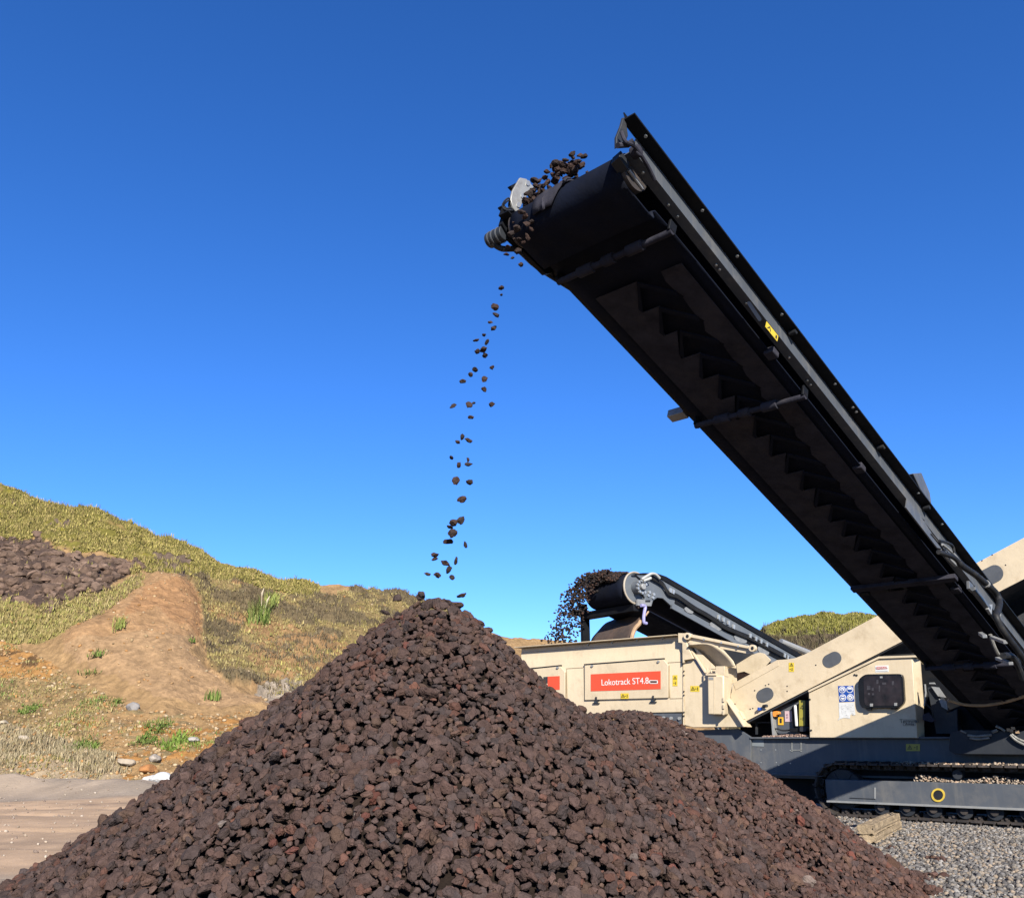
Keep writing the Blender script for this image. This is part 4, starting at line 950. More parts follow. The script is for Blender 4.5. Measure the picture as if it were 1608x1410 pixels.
def clods(name, parent, a0, a1, b0, b1, z, n, hmax, cols, smin=.015, smax=.06, bump=None):
    a = r3.uniform(a0, a1, n); b = r3.uniform(b0, b1, n); hh = hmax*np.clip(.5+.9*vnoise(a*2.2, b*0+3, 77)-.35, 0, 1)*(1-((b-b0)/(b1-b0)*2-1)**2*.6)
    P = np.array([MA(x, y, z) for x, y in zip(a, b)]); P[:, 2] += hh*r3.random(n)
    c = np.asarray(cols)[r3.integers(0, len(cols), n)]*r3.uniform(.8, 1.2, (n, 1))
    off = np.zeros(3); q = parent
    while q is not None: off = off+np.array(q.location); q = q.parent
    v, f, t = merge_stones(shp1, fc1, P-off, smin+(smax-smin)*r3.random(n)**2, rotations(n, .7, r3), c)
    o = big_mesh(name, v, f, m_dirtp, t, True, 'stuff'); o.parent = parent; return o
DC = [(.36, .28, .21), (.42, .33, .25), (.30, .235, .18), (.40, .27, .18)]
clods('frame_dirt', tr, -4.4, -.35, .02, .30, zf1, 2200, .11, DC, .012, .045)
clods('track_dirt', tr, -4.4, -.15, .0, .40, zr_+rr_+.015, 900, .03, DC, .012, .05)
clods('chassis_dirt', ch, 1.15, 1.95, .42, .62, zc1+.015, 500, .06, [(.28, .17, .13), (.22, .14, .11), (.36, .26, .2)], .012, .04)

# ------------------------------------------------------------------ near discharge conveyor
cv = empty('discharge_conveyor', (0, 0, 0), None, None); cv.parent = PR
WL, WR, NB, NT = -.56, .645, -.095, .03; LT_ = 10.7
belt_w0, belt_w1 = -.47, .55
# belt: one closed loop over head and tail pulleys
ring = []
for t in np.linspace(math.pi/2, 3*math.pi/2, 15): ring.append((.14+.15*math.cos(t), -.12+.15*math.sin(t)))
bot = [(.45, -.245), (.62, -.155), (2.65, -.15), (4.3, -.16), (5.97, -.15), (8.0, -.16), (10.4, -.15)]
ring += [tuple(p) for p in spline([(.14, -.27)]+bot, 4)][1:]
for t in np.linspace(-math.pi/2, math.pi/2, 9): ring.append((10.4+.11*math.cos(t), -.04+.11*math.sin(t)))
top = [(9, .05), (6, .05), (3, .05), (1.0, .045), (.14, .03)]
ring += top
rows = []
for L, n in ring:
    s = 1 if n > -.0 else -.25
    rows.append([V(L, w_, n+.10*s*abs((w_-.04)/.5)**2*(1 if L > .6 else max(0, (L-.14)/.46))) for w_ in np.linspace(belt_w0, belt_w1, 13)])
o = MB().grid(rows).build('conveyor_belt', m_rubber, cv, 0, 50); o.modifiers.new('solid', 'SOLIDIFY').thickness = .012
# stepped cleat pattern with dust on the returning strand: left band and scalloped right band
def strand_n(L): return float(np.interp(L, [.62, 2.65, 4.3, 5.97, 8, 10.4], [-.155, -.15, -.16, -.15, -.16, -.15]))-.02
mb = MB(); nst = 31
for i in range(nst):
    L0 = .95+i*.305; L1 = L0+.305; k_ = .02*math.sin(i*2.3)
    mb.prism([V(L_, w_, strand_n(L_)-.015) for L_, w_ in ((L0, -.36), (L1, -.36), (L1, -.11+k_), (L1-.05, -.10+k_), (L0+.02, .03+k_), (L0, .045+k_))], NN*.006)
    mb.prism([V(L_, w_, strand_n(L_)-.015) for L_, w_ in ((L0, .27), (L0+.1, .245+k_), (L0+.22, .255), (L1, .285), (L1, .45), (L0, .45))], NN*.006)
mb.build('belt_dust', m_dustb, cv)
mb = MB()
for i in range(nst):
    L0 = .95+i*.305
    mb.prism([V(L_, w_, strand_n(L_)-.026) for L_, w_ in ((L0, .05), (L0+.05, .04), (L0+.30, -.10), (L0+.25, -.11))], NN*.012)
    mb.prism([V(L_, w_, strand_n(L_)-.026) for L_, w_ in ((L0, .05), (L0+.05, .04), (L0+.27, .25), (L0+.22, .26))], NN*.012)
mb.build('belt_cleats', m_rubber, cv)
mb = MB()
mb.prism([V(0, w_, n) for w_, n in ((WR, NT), (WR+.012, NT), (WR+.012, NB), (WR-.065, NB-.004), (WR-.065, NB+.008), (WR, NB+.012))], DL*10.6)
beamR = mb.build('side_beam', m_grey, cv)
mb = MB()
mb.prism([V(-.05, w_, n) for w_, n in ((WL, NT), (WL-.06, NT), (WL-.06, NT-.012), (WL-.012, NT-.012), (WL-.012, NB), (WL+.09, NB-.004), (WL+.09, NB+.008), (WL, NB+.012))], DL*10.6)
beamL = mb.build('side_beam', m_black, cv)
# top skirt along the right, painted black for its shaded underside
MB().prism([V(-.16, w_, n) for w_, n in ((WR+.0, NT+.012), (WR+.105, NT+.012), (WR+.105, NT+.026), (WR, NT+.03))], DL*10.5).build('skirt_board', m_black, cv)
MB().prism([V(.25, w_, n) for w_, n in ((WL-.02, NT+.0), (WL-.005, NT), (WL-.005, NT+.27), (WL-.02, NT+.27))], DL*10.2).build('skirt_board', m_black, cv)  # unseen upstand along the left, raised to cast the conveyor's shadow
MB().prism([V(-.16, w_, n) for w_, n in ((WR+.02, NT+.03), (WR+.04, NT+.03), (WR+.0, NT+.11), (WR-.01, NT+.11))], DL*10.5).build('skirt_rubber', m_black, cv)
bolt_row('skirt_bolt', [V(L, WR+.075, NT+.012) for L in (.02, .75, 1.25, 1.95, 2.9, 3.25, 3.32, 3.9, 4.7, 5.3)], -NN, .012, cv)
bolt_row('beam_bolt', [V(L, WR-.03, NB-.004) for L in (.18, .5, .62, 1.15, 1.2, 1.6, 2.3, 2.62, 2.68)], -NN, .010, cv)
bolt_row('beam_bolt', [V(L, WL+.06, NB-.004) for L in (.62, 1.45, 1.8, 2.1, 2.62, 3.9, 5.4)], -NN, .010, cv)
# pale plates along the left beam, their colour standing in for sunlit slots
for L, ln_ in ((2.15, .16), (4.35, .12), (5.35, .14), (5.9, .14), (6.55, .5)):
    MB().prism([V(L, WL+.045, NB-.012), V(L+ln_, WL+.045, NB-.012), V(L+ln_-.02, WL+.07, NB-.014), V(L+.02, WL+.07, NB-.014)], NN*.006).build('painted_slit', mat('slit_light_tint', (.55, .45, .36), .5), cv)
# rollers across the underside
for L in (.62, 2.65, 8.0):
    mb = MB(); n = strand_n(L)-.075
    mb.cyl(V(L, WL+.09, n), V(L, WR-.05, n), .026, 16)
    rl = mb.build('return_roller', m_dustb, cv)
    for w0, w1 in ((-.26, -.12), (-.02, .08), (.2, .34)):
        MB().cyl(V(L, w0, n), V(L, w1, n), .043, 20).build('roller_disc', m_dustb, cv, .004)
    for w_ in (WL+.10, WR-.06):
        MB().box(V(L, w_, n+.045), DL*.04, CR*.01, NN*.05).build('roller_bracket', m_black, cv, .004)
MB().box(V(5.97, .06, -.20), DL*.045, CR*.555, NN*.025).build('cross_beam', m_dustb, cv, .006)
for w_ in (-.14, .06): MB().box(V(6.05, w_, -.20), DL*.03, CR*.02, NN*.02).build('beam_clamp', m_black, cv)
MB().box(V(6.06, -.38, -.20), DL*.03, CR*.04, NN*.03).build('beam_clamp', m_black, cv)
for x, y in ((1211, 555), (1349, 735), (1501, 925)):
    p = VN(x, y, -.17); MB().box(p, DL*.05, CR*.045, NN*.03).build('guide_roller', m_dustb, cv, .01)
# head: pulley, end plates, motor, hose
MB().cyl(V(.14, belt_w0-.03, -.12), V(.14, belt_w1+.03, -.12), .138, 30).build('head_pulley', m_chain, cv)
hp = MB().prism([VW(*kH(x, y), WL+.03) for x, y in ((350, 622), (400, 632), (462, 700), (385, 800), (325, 915), (292, 870), (272, 800), (288, 730))], CR*.02).build('head_plate', m_lgrey, cv, .004)
for c in ((407, 672), (365, 775), (330, 850)):
    MB().prism([VW(*kH(c[0]+17*math.cos(a), c[1]+22*math.sin(a)), WL+.025) for a in np.linspace(0, 2*math.pi, 13)[:-1]], -CR*.012).build('plate_bolt', m_bolt, cv)
MB().prism([VW(*kH(x, y), WL) for x, y in ((266, 690), (345, 650), (345, 690), (300, 728))], CR*.03).build('plate_tab', m_black, cv)
MB().prism([VW(*kH(x, y), WL) for x, y in ((225, 920), (300, 880), (330, 910), (640, 1400), (560, 1410), (330, 1180), (265, 1120), (200, 1000))], CR*.04).build('motor_mount', m_black, cv)
pm = VW(*kH(225, 1075), WL-.02)
mo = MB().cyl(pm+CR*0, pm+CR*.17, .062, 24).build('drive_motor', m_greyd, cv, .006)
for t in (.04, .09, .13): MB().cyl(pm+CR*t, pm+CR*(t+.012), .066, 24).build('motor_band', m_grey, cv)
mb = MB(); cc = VW(*kH(250, 850), WL+.02)
for r_ in (.045, .03): mb.tube([cc+DL*(r_*math.cos(a))+NN*(r_*1.2*math.sin(a))+CR*.02*math.sin(2*a) for a in np.linspace(0, 2*math.pi, 17)], .007, 6, False)
mb.build('cable_loop', m_hose, cv)
MB().tube(spline([pm+CR*.12-NN*.05, VW(*kH(200, 1205), WL-.1), VW(*kH(330, 1215), WL-.03), VW(*kH(450, 1320), WL-.06), VW(*kH(560, 1400), WL-.06), VW(905, 458, WL-.03)], 6), .024, 10).build('motor_hose', m_hose, cv)
MB().tube(spline([VW(*kH(500, 1230), WL-.02), VW(*kH(530, 1290), WL-.05), VW(*kH(545, 1370), WL-.05), VW(*kH(620, 1420), WL-.02)], 5), .010, 8).build('thin_hose', m_hose, cv)
# right head end: end plate, bearing, small box, clips
MB().prism([VW(*kH(x, y), WR+.02) for x, y in ((1140, 290), (1180, 190), (1195, 130), (1215, 128), (1235, 280), (1205, 350), (1140, 380))], CR*.02).build('head_plate', m_greyd, cv, .004)
pb = VW(*kH(1330, 395), WR+.07); MB().cyl(pb+CR*.06, pb, .045, 16).build('bearing_housing', m_dustb, cv, .008)
MB().tube(spline([VW(*kH(1180, 250), WR+.06), VW(*kH(1215, 330), WR+.08), VW(*kH(1290, 370), WR+.07), VW(*kH(1390, 520), WR+.05), VW(1028, 283, WR+.04)], 5), .014, 8).build('tension_rod', m_dustb, cv)
MB().tube([VW(*kH(1150, 360), WR+.04), VW(*kH(1230, 355), WR+.05), VW(*kH(1280, 320), WR+.09)], .02, 8).build('rod_clevis', m_dustb, cv)
MB().prism([VN(*kH(x, y), -.22) for x, y in ((1090, 512), (1160, 452), (1232, 555), (1170, 618))], NN*.07).build('sensor_box', m_greyd, cv, .004)
MB().tube([VN(*kH(1238, 560), -.19), VN(*kH(1352, 715), -.19)], .013, 8).build('light_strip', m_lgrey, cv)
# torn rubber hanging over the head pulley
rows = []
for t in np.linspace(0, 1, 8):
    L = .14-.175*math.sin(t*1.9+.35); n = -.12+.185*math.cos(t*1.9+.35)
    rows.append([V(L, -.22+w_*.30+.05*t*math.sin(w_*9), n-.015*math.sin(w_*14+t*3)) for w_ in np.linspace(0, 1-.35*t, 9)])
MB().grid(rows).build('torn_flap', m_dustb, cv, 0, 60).modifiers.new('solid', 'SOLIDIFY').thickness = .01
MB().tube(spline([V(.14-.18*math.sin(a), .02+.07*a*.5, -.12+.19*math.cos(a)) for a in (.3, .7, 1.1, 1.4)], 4), .012, 6).build('torn_strip', m_dustb, cv)
# foot bracket left, hood right, knobs
MB().box(V(2.64, WL-.12, -.05), DL*.05, CR*.09, NN*.04).build('side_bracket', m_lgrey, cv, .006)
hood = MB().prism([VW(x, y, WR-.1) for x, y in ((1420, 746), (1433, 745), (1446, 776), (1449, 796), (1432, 772))], -CR*.09).build('hood_box', m_grey, cv, .006)
MB().prism([VW(x, y, WR-.112) for x, y in ((1422, 749), (1434, 748), (1430, 764))], CR*.01).build('hood_opening', m_ink, cv)
for x, y in ((1245, 522), (1383, 702), (1455, 797)):
    p = VW(x, y, WR+.06); MB().cyl(p-CR*.03, p+CR*.03, .022, 12).build('roller_end', m_hose, cv)
sp = [VW(x, y, WR+.016) for x, y in ((1203.5, 505), (1221.8, 528), (1220, 536.5), (1201.5, 513.5))]
MB().prism(sp, -CR*.003).build('warning_sticker', m_yel, cv)
def lerp(u, v): return (sp[0]*(1-u)+sp[1]*u)*(1-v)+(sp[3]*(1-u)+sp[2]*u)*v-CR*.004
mb = MB(); mb.prism([lerp(.12, .8), lerp(.27, .2), lerp(.42, .8), lerp(.36, .8), lerp(.27, .4), lerp(.18, .8)], -CR*.002); mb.prism([lerp(.8, .3), lerp(.9, .3), lerp(.9, .8), lerp(.8, .8)], -CR*.002); mb.build('sticker_print', m_ink, cv)
MB().prism([VW(x, y, WR+.014) for x, y in stadium((1184, 489), 15, 3.0, math.atan2(27, 18), 6)], -CR*.003).build('beam_slot', m_ink, cv)
# lower right: doubler, hydraulic arm, corrugated hose, small lines
MB().prism([VW(x, y, WR+.013) for x, y in ((1423, 783), (1451, 818), (1445, 812), (1478, 862), (1470, 860), (1421, 797))], -CR*.01).build('beam_doubler', m_grey, cv)
hosep = [kD(-40, 170), kD(110, 225), kD(200, 310), kD(330, 400), kD(430, 485), kD(530, 575), kD(572, 660), kD(560, 750), kD(540, 815), kD(585, 920), kD(650, 1020), kD(740, 1140), kD(830, 1270), kD(900, 1420)]
P = spline([VW(x, y, .82+.02*i) for i, (x, y) in enumerate(hosep)], 12)
MB().tube(P, [(.030+.003*(i % 2))*(.75 if i < 20 else 1) for i in range(len(P))], 12).build('corrugated_hose', m_hose, cv, 0, 70)
for x, y in (kD(437, 492), kD(543, 800)):
    p = VW(x, y, .9); MB().tube([p-DL*.012-CR*0, p+DL*.012], .040, 14).build('hose_clamp', m_lgrey, cv)
MB().tube(spline([VW(*kD(x, y), .80) for x, y in ((-30, 60), (40, 75), (100, 110), (120, 180))], 5), .014, 8).build('thin_hose', m_hose, cv)
MB().tube(spline([VW(*kD(x, y), .74) for x, y in ((0, 95), (90, 170), (150, 235), (185, 300))], 5), .012, 8).build('thin_hose', m_lgrey, cv)
MB().tube(spline([VW(*kD(x, y), .72) for x, y in ((0, 140), (60, 230), (130, 300))], 4), .022, 8).build('valve_body', m_lgrey, cv)
MB().tube(spline([VW(1462, 838, .72), VW(1478, 858, .78), VW(1484, 868, .74)], 4), .01, 6).build('thin_hose', m_hose, cv)
MB().bar(VW(*kD(310, 540), .76), VW(*kD(470, 745), .76), NN*.05, CR*.04).build('hydraulic_arm', m_grey, cv, .006)
MB().bar(VW(*kD(255, 500), .73), VW(*kD(300, 545), .73), NN*.09, CR*.03).build('arm_lug', m_grey, cv, .004)
MB().prism([VW(*kD(x, y), .78) for x, y in ((470, 700), (505, 695), (495, 800), (462, 745))], CR*.03).build('arm_lug', m_lgrey, cv, .003)
for q in (((500, 1030), (635, 1080)), ((550, 1240), (690, 1292)), ((380, 990), (425, 1020))):
    MB().bar(VW(*kD(*q[0]), .8), VW(*kD(*q[1]), .95), UP*.03, CR*.04).build('hose_bracket', m_lgrey, cv, .003)
MB().tube(spline([VW(*kD(x, y), .74) for x, y in ((480, 1000), (510, 1090), (545, 1170), (575, 1215))], 5), .018, 8).build('return_hose', mat('worn_hose', (.2, .19, .17), .7, var=.3, vs=20), cv)
MB().tube(spline([VW(*kD(x, y), .95) for x, y in ((610, 1215), (690, 1215), (740, 1280), (780, 1370), (810, 1450))], 5), .032, 10).build('return_hose', m_hose, cv)
mb = MB(); r4 = random.Random(3)
for i in range(16):
    ox = i*9; mb.tube(spline([MP(*kD(640+i*6, 880+i*9), .9), MP(*kD(720+i*4, 850+i*10), .82), MP(*kD(800, 800+i*14), .85), MP(*kD(880, 770+i*16), .9)], 4), .012, 6)
mb.build('cable_coil', m_hose, PR)
for x, y in ((715, 1000), (790, 1050), (810, 1130), (750, 1075)):
    MB().box(MP(*kD(x, y), .8), E1*.04, E2*.03, UP*.045).build('orange_valve', mat('valve_orange', (.55, .24, .13), .6, var=.2, vs=9), PR, .008)
# foot of the conveyor: rim hose, frame plates, loose hoses
MB().tube(spline([VN(*kC(x, y), -.2) for x, y in ((430, 520), (650, 580), (880, 592), (1060, 575), (1260, 535), (1480, 468), (1600, 430))], 5), .020, 8).build('tail_rim', m_tan, cv)
tb = plate([kC(140, 340), kC(240, 330), kC(420, 700), kC(560, 640), kC(560, 860), (1505, 1152), (1470, 1152)], .55, .25).build('tail_support', m_greyd, PR, .006)
for q in (((168, 278), (235, 275), (255, 298), (170, 296)), ((195, 330), (300, 345), (400, 485), (290, 465)), ((300, 500), (405, 530), (425, 660), (340, 610))):
    plate([kC(*p) for p in q], .5, .03).build('support_patch', m_lgrey, tb)  # pale grey plates on the front of the tail support
plate([(1492, 1150), (1512, 1146), (1760, 1149), (1760, 1186), (1500, 1184), (1490, 1178)], .12, .3).build('cross_member', m_greyd, PR, .008)
hs_ = [(((600, 940), (680, 975)), .012), (((700, 1005), (800, 1020), (900, 1015), (1030, 1000)), .016), (((730, 1045), (850, 1060), (1000, 1040)), .014), (((1040, 960), (1110, 935)), .02), (((1090, 880), (1160, 910), (1220, 950)), .016), (((1290, 1000), (1350, 1060), (1430, 1110), (1520, 1150)), .018), (((1310, 990), (1390, 1050), (1500, 1100)), .015)]
for pts, r_ in hs_: MB().tube(spline([MP(*kC(x, y), .08) for x, y in pts], 5), r_, 8).build('hydraulic_hose', mat('grey_hose', (.26, .25, .22), .6, var=.35, vs=30, dirt=(.06, .06, .06), ds=20, damt=.6), PR)
mb = MB(); 
for x, y in ((1270, 930), (1310, 945), (1330, 910), (1390, 960)): mb.box(MP(*kC(x, y), .1), E1*.02, E2*.03, UP*.018)
mb.build('hose_fittings', m_tan, PR)
MB().tube([MP(*kC(*p), .3) for p in ((110, 300), (120, 420), (100, 600))], .012, 6).build('chain', m_lgrey, PR)
plate([kC(75, 720), kC(160, 690), kC(245, 800), kC(200, 825), (1449, 1130)], .3, .04).build('chain_block', m_dustb, PR)
MB().tube(spline([MP(*kC(x, y), .32) for x, y in ((90, 330), (150, 470), (120, 560), (200, 650), (230, 760))], 5), .012, 6).build('thin_hose', m_hose, PR)

# ------------------------------------------------------------------ far conveyor behind the machine
C2 = np.array([-.715, 1, 0]); C2 /= np.linalg.norm(C2); D2 = np.array([C2[1], -C2[0], 0])
S2 = math.radians(18); DL2 = D2*math.cos(S2)-UP*math.sin(S2); N2_ = np.cross(C2, DL2); N2_ = N2_ if N2_[2] > 0 else -N2_
Q0 = at_depth(1000, 925, 19.0)
def FP(x, y, w_=0.0): return on_plane(x, y, Q0+C2*w_, C2)
base = FP(1262, 1060); base = base+DL2*3; base[2] = 0
fcv = empty('far_conveyor', base, 'grey stacking conveyor rising behind the cream housing and throwing fine dark stones to the left', 'conveyor')
m_fgrey = mat('far_grey_paint', (.125, .14, .16), .5, var=.1, vs=2, dirt=(.2, .2, .2), ds=2, damt=.3)
tail = lambda x, y: tuple(np.array([x, y])+np.array([120, 70]))
FW = 1.72
side = [kG(880, 195), (1005, 901), (1028, 900.5), (1044, 911), (1262, 1038), tail(1262, 1038), tail(1262, 1066), (1262, 1066), (1152, 1008), (1056, 953), kG(1262, 530), kG(1180, 520), kG(1122, 562), kG(1100, 640), kG(985, 605), kG(1012, 520), kG(965, 455), kG(1020, 400), kG(1010, 300), kG(930, 240)]
fs = MB().prism([FP(x, y) for x, y in side], C2*.04).build('side_beam', m_fgrey, fcv, .006)
MB().prism([FP(x, y, FW) for x, y in side], C2*.04).build('side_beam', m_fgrey, fcv)
MB().prism([FP(x, y, -.03) for x, y in (kG(840, 188), (1010, 899.5), (1030, 899.5), (1046, 905), (1262, 1029), tail(1262, 1029), tail(1262, 1037), (1262, 1037), (1044, 912), (1028, 902))], C2*.07).build('skirt_board', m_black, fcv)
MB().prism([FP(x, y, -.02) for x, y in ((1061, 941), (1152, 993), (1262, 1053), (1262, 1057), (1152, 998), (1060, 947))], C2*.02).build('beam_recess', m_black, fcv)
MB().prism([FP(x, y, -.05) for x, y in ((1056, 949), (1152, 1003), (1262, 1061), (1262, 1067), (1152, 1009), (1055, 955))], C2*.05).build('bottom_flange', m_fgrey, fcv)
for x, y, w_, h_ in ((1082, 958, 7, 4.5), (1124, 983, 9, 6.5), (1163, 1003, 10, 6), (1199, 1021, 9, 7)):
    MB().prism([FP(x+w_*math.cos(a)-.4*h_*math.sin(a)*0, y+h_*math.sin(a)+.35*w_*math.cos(a), -.026) for a in np.linspace(0, 2*math.pi, 19)[:-1]], C2*.02).build('oval_cover', mat('far_light_grey', (.23, .235, .24), .6, var=.2, vs=10), fcv)
for off in (0, 2.5, 4.5):
    MB().tube(spline([FP(x, y+off, -.07) for x, y in ((1022, 903), (1040, 914), (1050, 929), (1064, 934), (1090, 952), (1108, 962), (1124, 972), (1138, 982), (1156, 990), (1180, 1000), (1210, 1016), (1240, 1032))], 4), .022, 6).build('hydraulic_hose', m_ink, fcv)
for x, y in ((1053, 927), (1057, 929), (1128.5, 969), (1136, 973), (1144, 978), (1152, 984), (1178, 998), (1187, 1003), (1195, 1007), (1204, 1012), (1232, 1029), (1237, 1032)):
    MB().box(FP(x, y, -.09), DL2*.03, C2*.02, N2_*.05).build('hose_clip', m_bolt, fcv)
# head pulley with belt, hub motor
pc = FP(*kG(905, 380)); PRad = np.linalg.norm(FP(*kG(740, 400))-FP(*kG(905, 390)))*.95
fb = []
for t in np.linspace(math.pi/2, 3*math.pi/2+.2, 18): fb.append(-DL2*0+DL2*(PRad*math.cos(t))+N2_*(PRad*math.sin(t)))
fb += [DL2*3-N2_*(PRad*.85), DL2*6-N2_*(PRad*.85), DL2*6+N2_*PRad*.9]
fb.append(DL2*.3+N2_*PRad)
rows = [[pc+C2*w_+q for w_ in np.linspace(.10, 1.36, 7)] for q in fb]
MB().grid(rows).build('conveyor_belt', m_rubber, fcv, 0, 50).modifiers.new('solid', 'SOLIDIFY').thickness = .02
MB().cyl(pc+C2*.06, pc+C2*1.34, PRad*.95, 36).build('head_pulley', m_fgrey, fcv)
mb = MB(); ci = [pc+C2*.06+PRad*1.03*(DL2*math.cos(a)+N2_*math.sin(a)) for a in np.linspace(1.2, 4.9, 26)]
mb.tube(ci, .022, 6); mb.build('pulley_rim', mat('rim_dust', (.42, .36, .28), .7), fcv)
MB().cyl(pc-C2*.12, pc+C2*.06, PRad*.42, 24).build('hub_motor', m_fgrey, fcv, .01)
for a in np.linspace(.8, 5.6, 9):
    p = pc-C2*.12+PRad*.40*(DL2*math.cos(a)+N2_*math.sin(a)); MB().cyl(p-C2*.04, p, .03, 8).build('motor_bolt', m_bolt, fcv)
MB().cyl(pc-C2*.2, pc-C2*.1, PRad*.2, 18).build('motor_cap', m_lgrey, fcv, .01)
for pts in (((960, 265), (1040, 215), (1100, 185), (1160, 195), (1215, 250)), ((985, 285), (1050, 262), (1090, 245))):
    MB().tube(spline([FP(*kG(x, y), -.16) for x, y in pts], 4), .03, 8).build('motor_hose', mat('pale_hose', (.45, .45, .43), .5, var=.2), fcv)
bolt_row('plate_bolt', [FP(*kG(x, y)) for x, y in ((1065, 445), (1050, 490), (1125, 475), (1112, 520), (1365, 412), (1400, 440))], -C2, .035, fcv, None, .03)
MB().prism([FP(*kG(x, y), -.04) for x, y in ((905, 540), (1110, 560), (1095, 640), (905, 630))], C2*.06).build('scraper_mount', mat('far_light_grey', (.23,.235,.24)), fcv, .004)
MB().prism([FP(*kG(x, y), -.05) for x, y in rect(1015, 555, 1085, 580)], C2*.01).build('mount_slot', m_ink, fcv)
MB().tube(spline([FP(*kG(x, y), -.08) for x, y in ((950, 630), (1010, 640), (1000, 720), (990, 800), (995, 870), (1030, 880))], 4), .035, 8).build('scraper_spring', m_violet, fcv)
MB().tube([FP(*kG(1010, 780), -.06), FP(*kG(1055, 715), -.06)], .02, 6).build('scraper_lever', m_tan, fcv)
mb = MB(); p0 = FP(*kG(920, 655), 0); mb.bar(p0+C2*.05, p0+C2*(FW+.1), UP*.16, D2*.2); mb.build('scraper_bar', m_black, fcv, .01)
mb = MB(); mb.tube([FP(*kG(930, 640), .0), FP(*kG(930, 640), .0)+C2*.6], .05, 8); mb.build('scraper_tube', m_rust, fcv)
pe = p0+C2*(FW+.05); MB().box(pe-UP*.28-D2*.02, D2*.10, C2*.05, UP*.36).build('hanger_plate', m_black, fcv, .006)
MB().box(pe+UP*.05-D2*.22, D2*.20, C2*.05, UP*.06).build('hanger_plate', m_black, fcv, .006)
MB().box(pe+UP*.15-D2*.08, D2*.10, C2*.05, UP*.12).build('hanger_plate', m_black, fcv, .006)
# curved worn plate hanging below the head
rows = []
arc = spline([FP(*kG(x, y), .05) for x, y in ((960, 800), (918, 888), (868, 940), (838, 1000), (815, 1075), (805, 1160))], 4)
arc2 = spline([FP(*kG(x, y), 1.6) for x, y in ((640, 770), (560, 830), (450, 880), (350, 985), (270, 1080), (235, 1160))], 4)
for t in np.linspace(0, 1, 9): rows.append([np.array(p)*(1-t)+np.array(q)*t for p, q in zip(arc, arc2)])
MB().grid(rows).build('curved_guard', m_rust, fcv, 0, 60).modifiers.new('solid', 'SOLIDIFY').thickness = .06
MB().tube([p-C2*.02 for p in arc[2:]], .045, 8).build('guard_edge', m_tan, fcv)  # sunlit edge of the guard put into the tan colour
mb = MB()
for s in (.2, FW-.2):
    p = Q0+DL2*6.4+C2*s-N2_*.4; q = p.copy(); q[2] = -.05; mb.bar(p, q, D2*.18, C2*.12)
    p = Q0+DL2*3.2+C2*s-N2_*.4; q = p+D2*2.0; q[2] = -.05; mb.bar(p, q, D2*.14, C2*.1)
mb.build('support_leg', m_fgrey, fcv)
# stones carried and thrown by the far conveyor: nobody could count them
r5 = np.random.default_rng(14); n = 2000; pos = []
tt_ = r5.uniform(-.5, 1.9, n); wv = .30+r5.random(n)*.98
for t, w_ in zip(tt_, wv):
    hgt_ = r5.random()*.06*math.sin(math.pi*np.clip((w_-.26)/1.06, 0, 1))
    if t < 0: pos.append(pc+C2*w_+DL2*(-t*2.2)+N2_*(PRad+hgt_))
    else: a = math.pi/2+min(t, 1.9)*.75; pos.append(pc+C2*w_+(DL2*math.cos(a)+N2_*math.sin(a))*(PRad+.03+hgt_*(1+.5*t)))
n2_ = 1500; ti = r5.uniform(.05, .68, n2_)**.9
vel = (-DL2*2.3)
for t in ti:
    w_ = .55+r5.random()*.72; a = math.pi/2+r5.uniform(.2, .9); s = r5.uniform(.82, 1.1)
    pos.append(pc+C2*w_+(DL2*math.cos(a)+N2_*math.sin(a))*(PRad+.02+r5.random()*.08)+vel*s*t-UP*4.9*t*t*1.0+r5.normal(0, .02, 3))
pos = np.array(pos); cs = np.array([(.040, .031, .029), (.055, .038, .032), (.032, .027, .026), (.075, .043, .033)])[r5.integers(0, 4, len(pos))]
v, f, t = merge_stones(shp1, fc1, pos, r5.uniform(.032, .072, len(pos)), rotations(len(pos), 1, r5), cs)
big_mesh('falling_stones', v, f, m_lava, t, True, 'stuff')
# grey pipe rail beyond it
pr0 = at_depth(1226, 1007, 27); pr1 = at_depth(1275, 1027, 27.6)
rail = empty('pipe_rail', (pr0[0], pr0[1], 0), 'pale grey pipe sloping across the dark scrub between the far conveyor and the cream boom', 'pipe')
MB().tube([pr0, pr1, pr1+(pr1-pr0)*1.5], .09, 10).build('pipe', m_lgrey, rail); q = pr0*.3+pr1*.7
for p in (pr0+(pr1-pr0)*1.2, pr1+(pr1-pr0)*1.4): MB().tube([p, (p[0], p[1], 0)], .05, 8).build('post', m_greyd, rail)

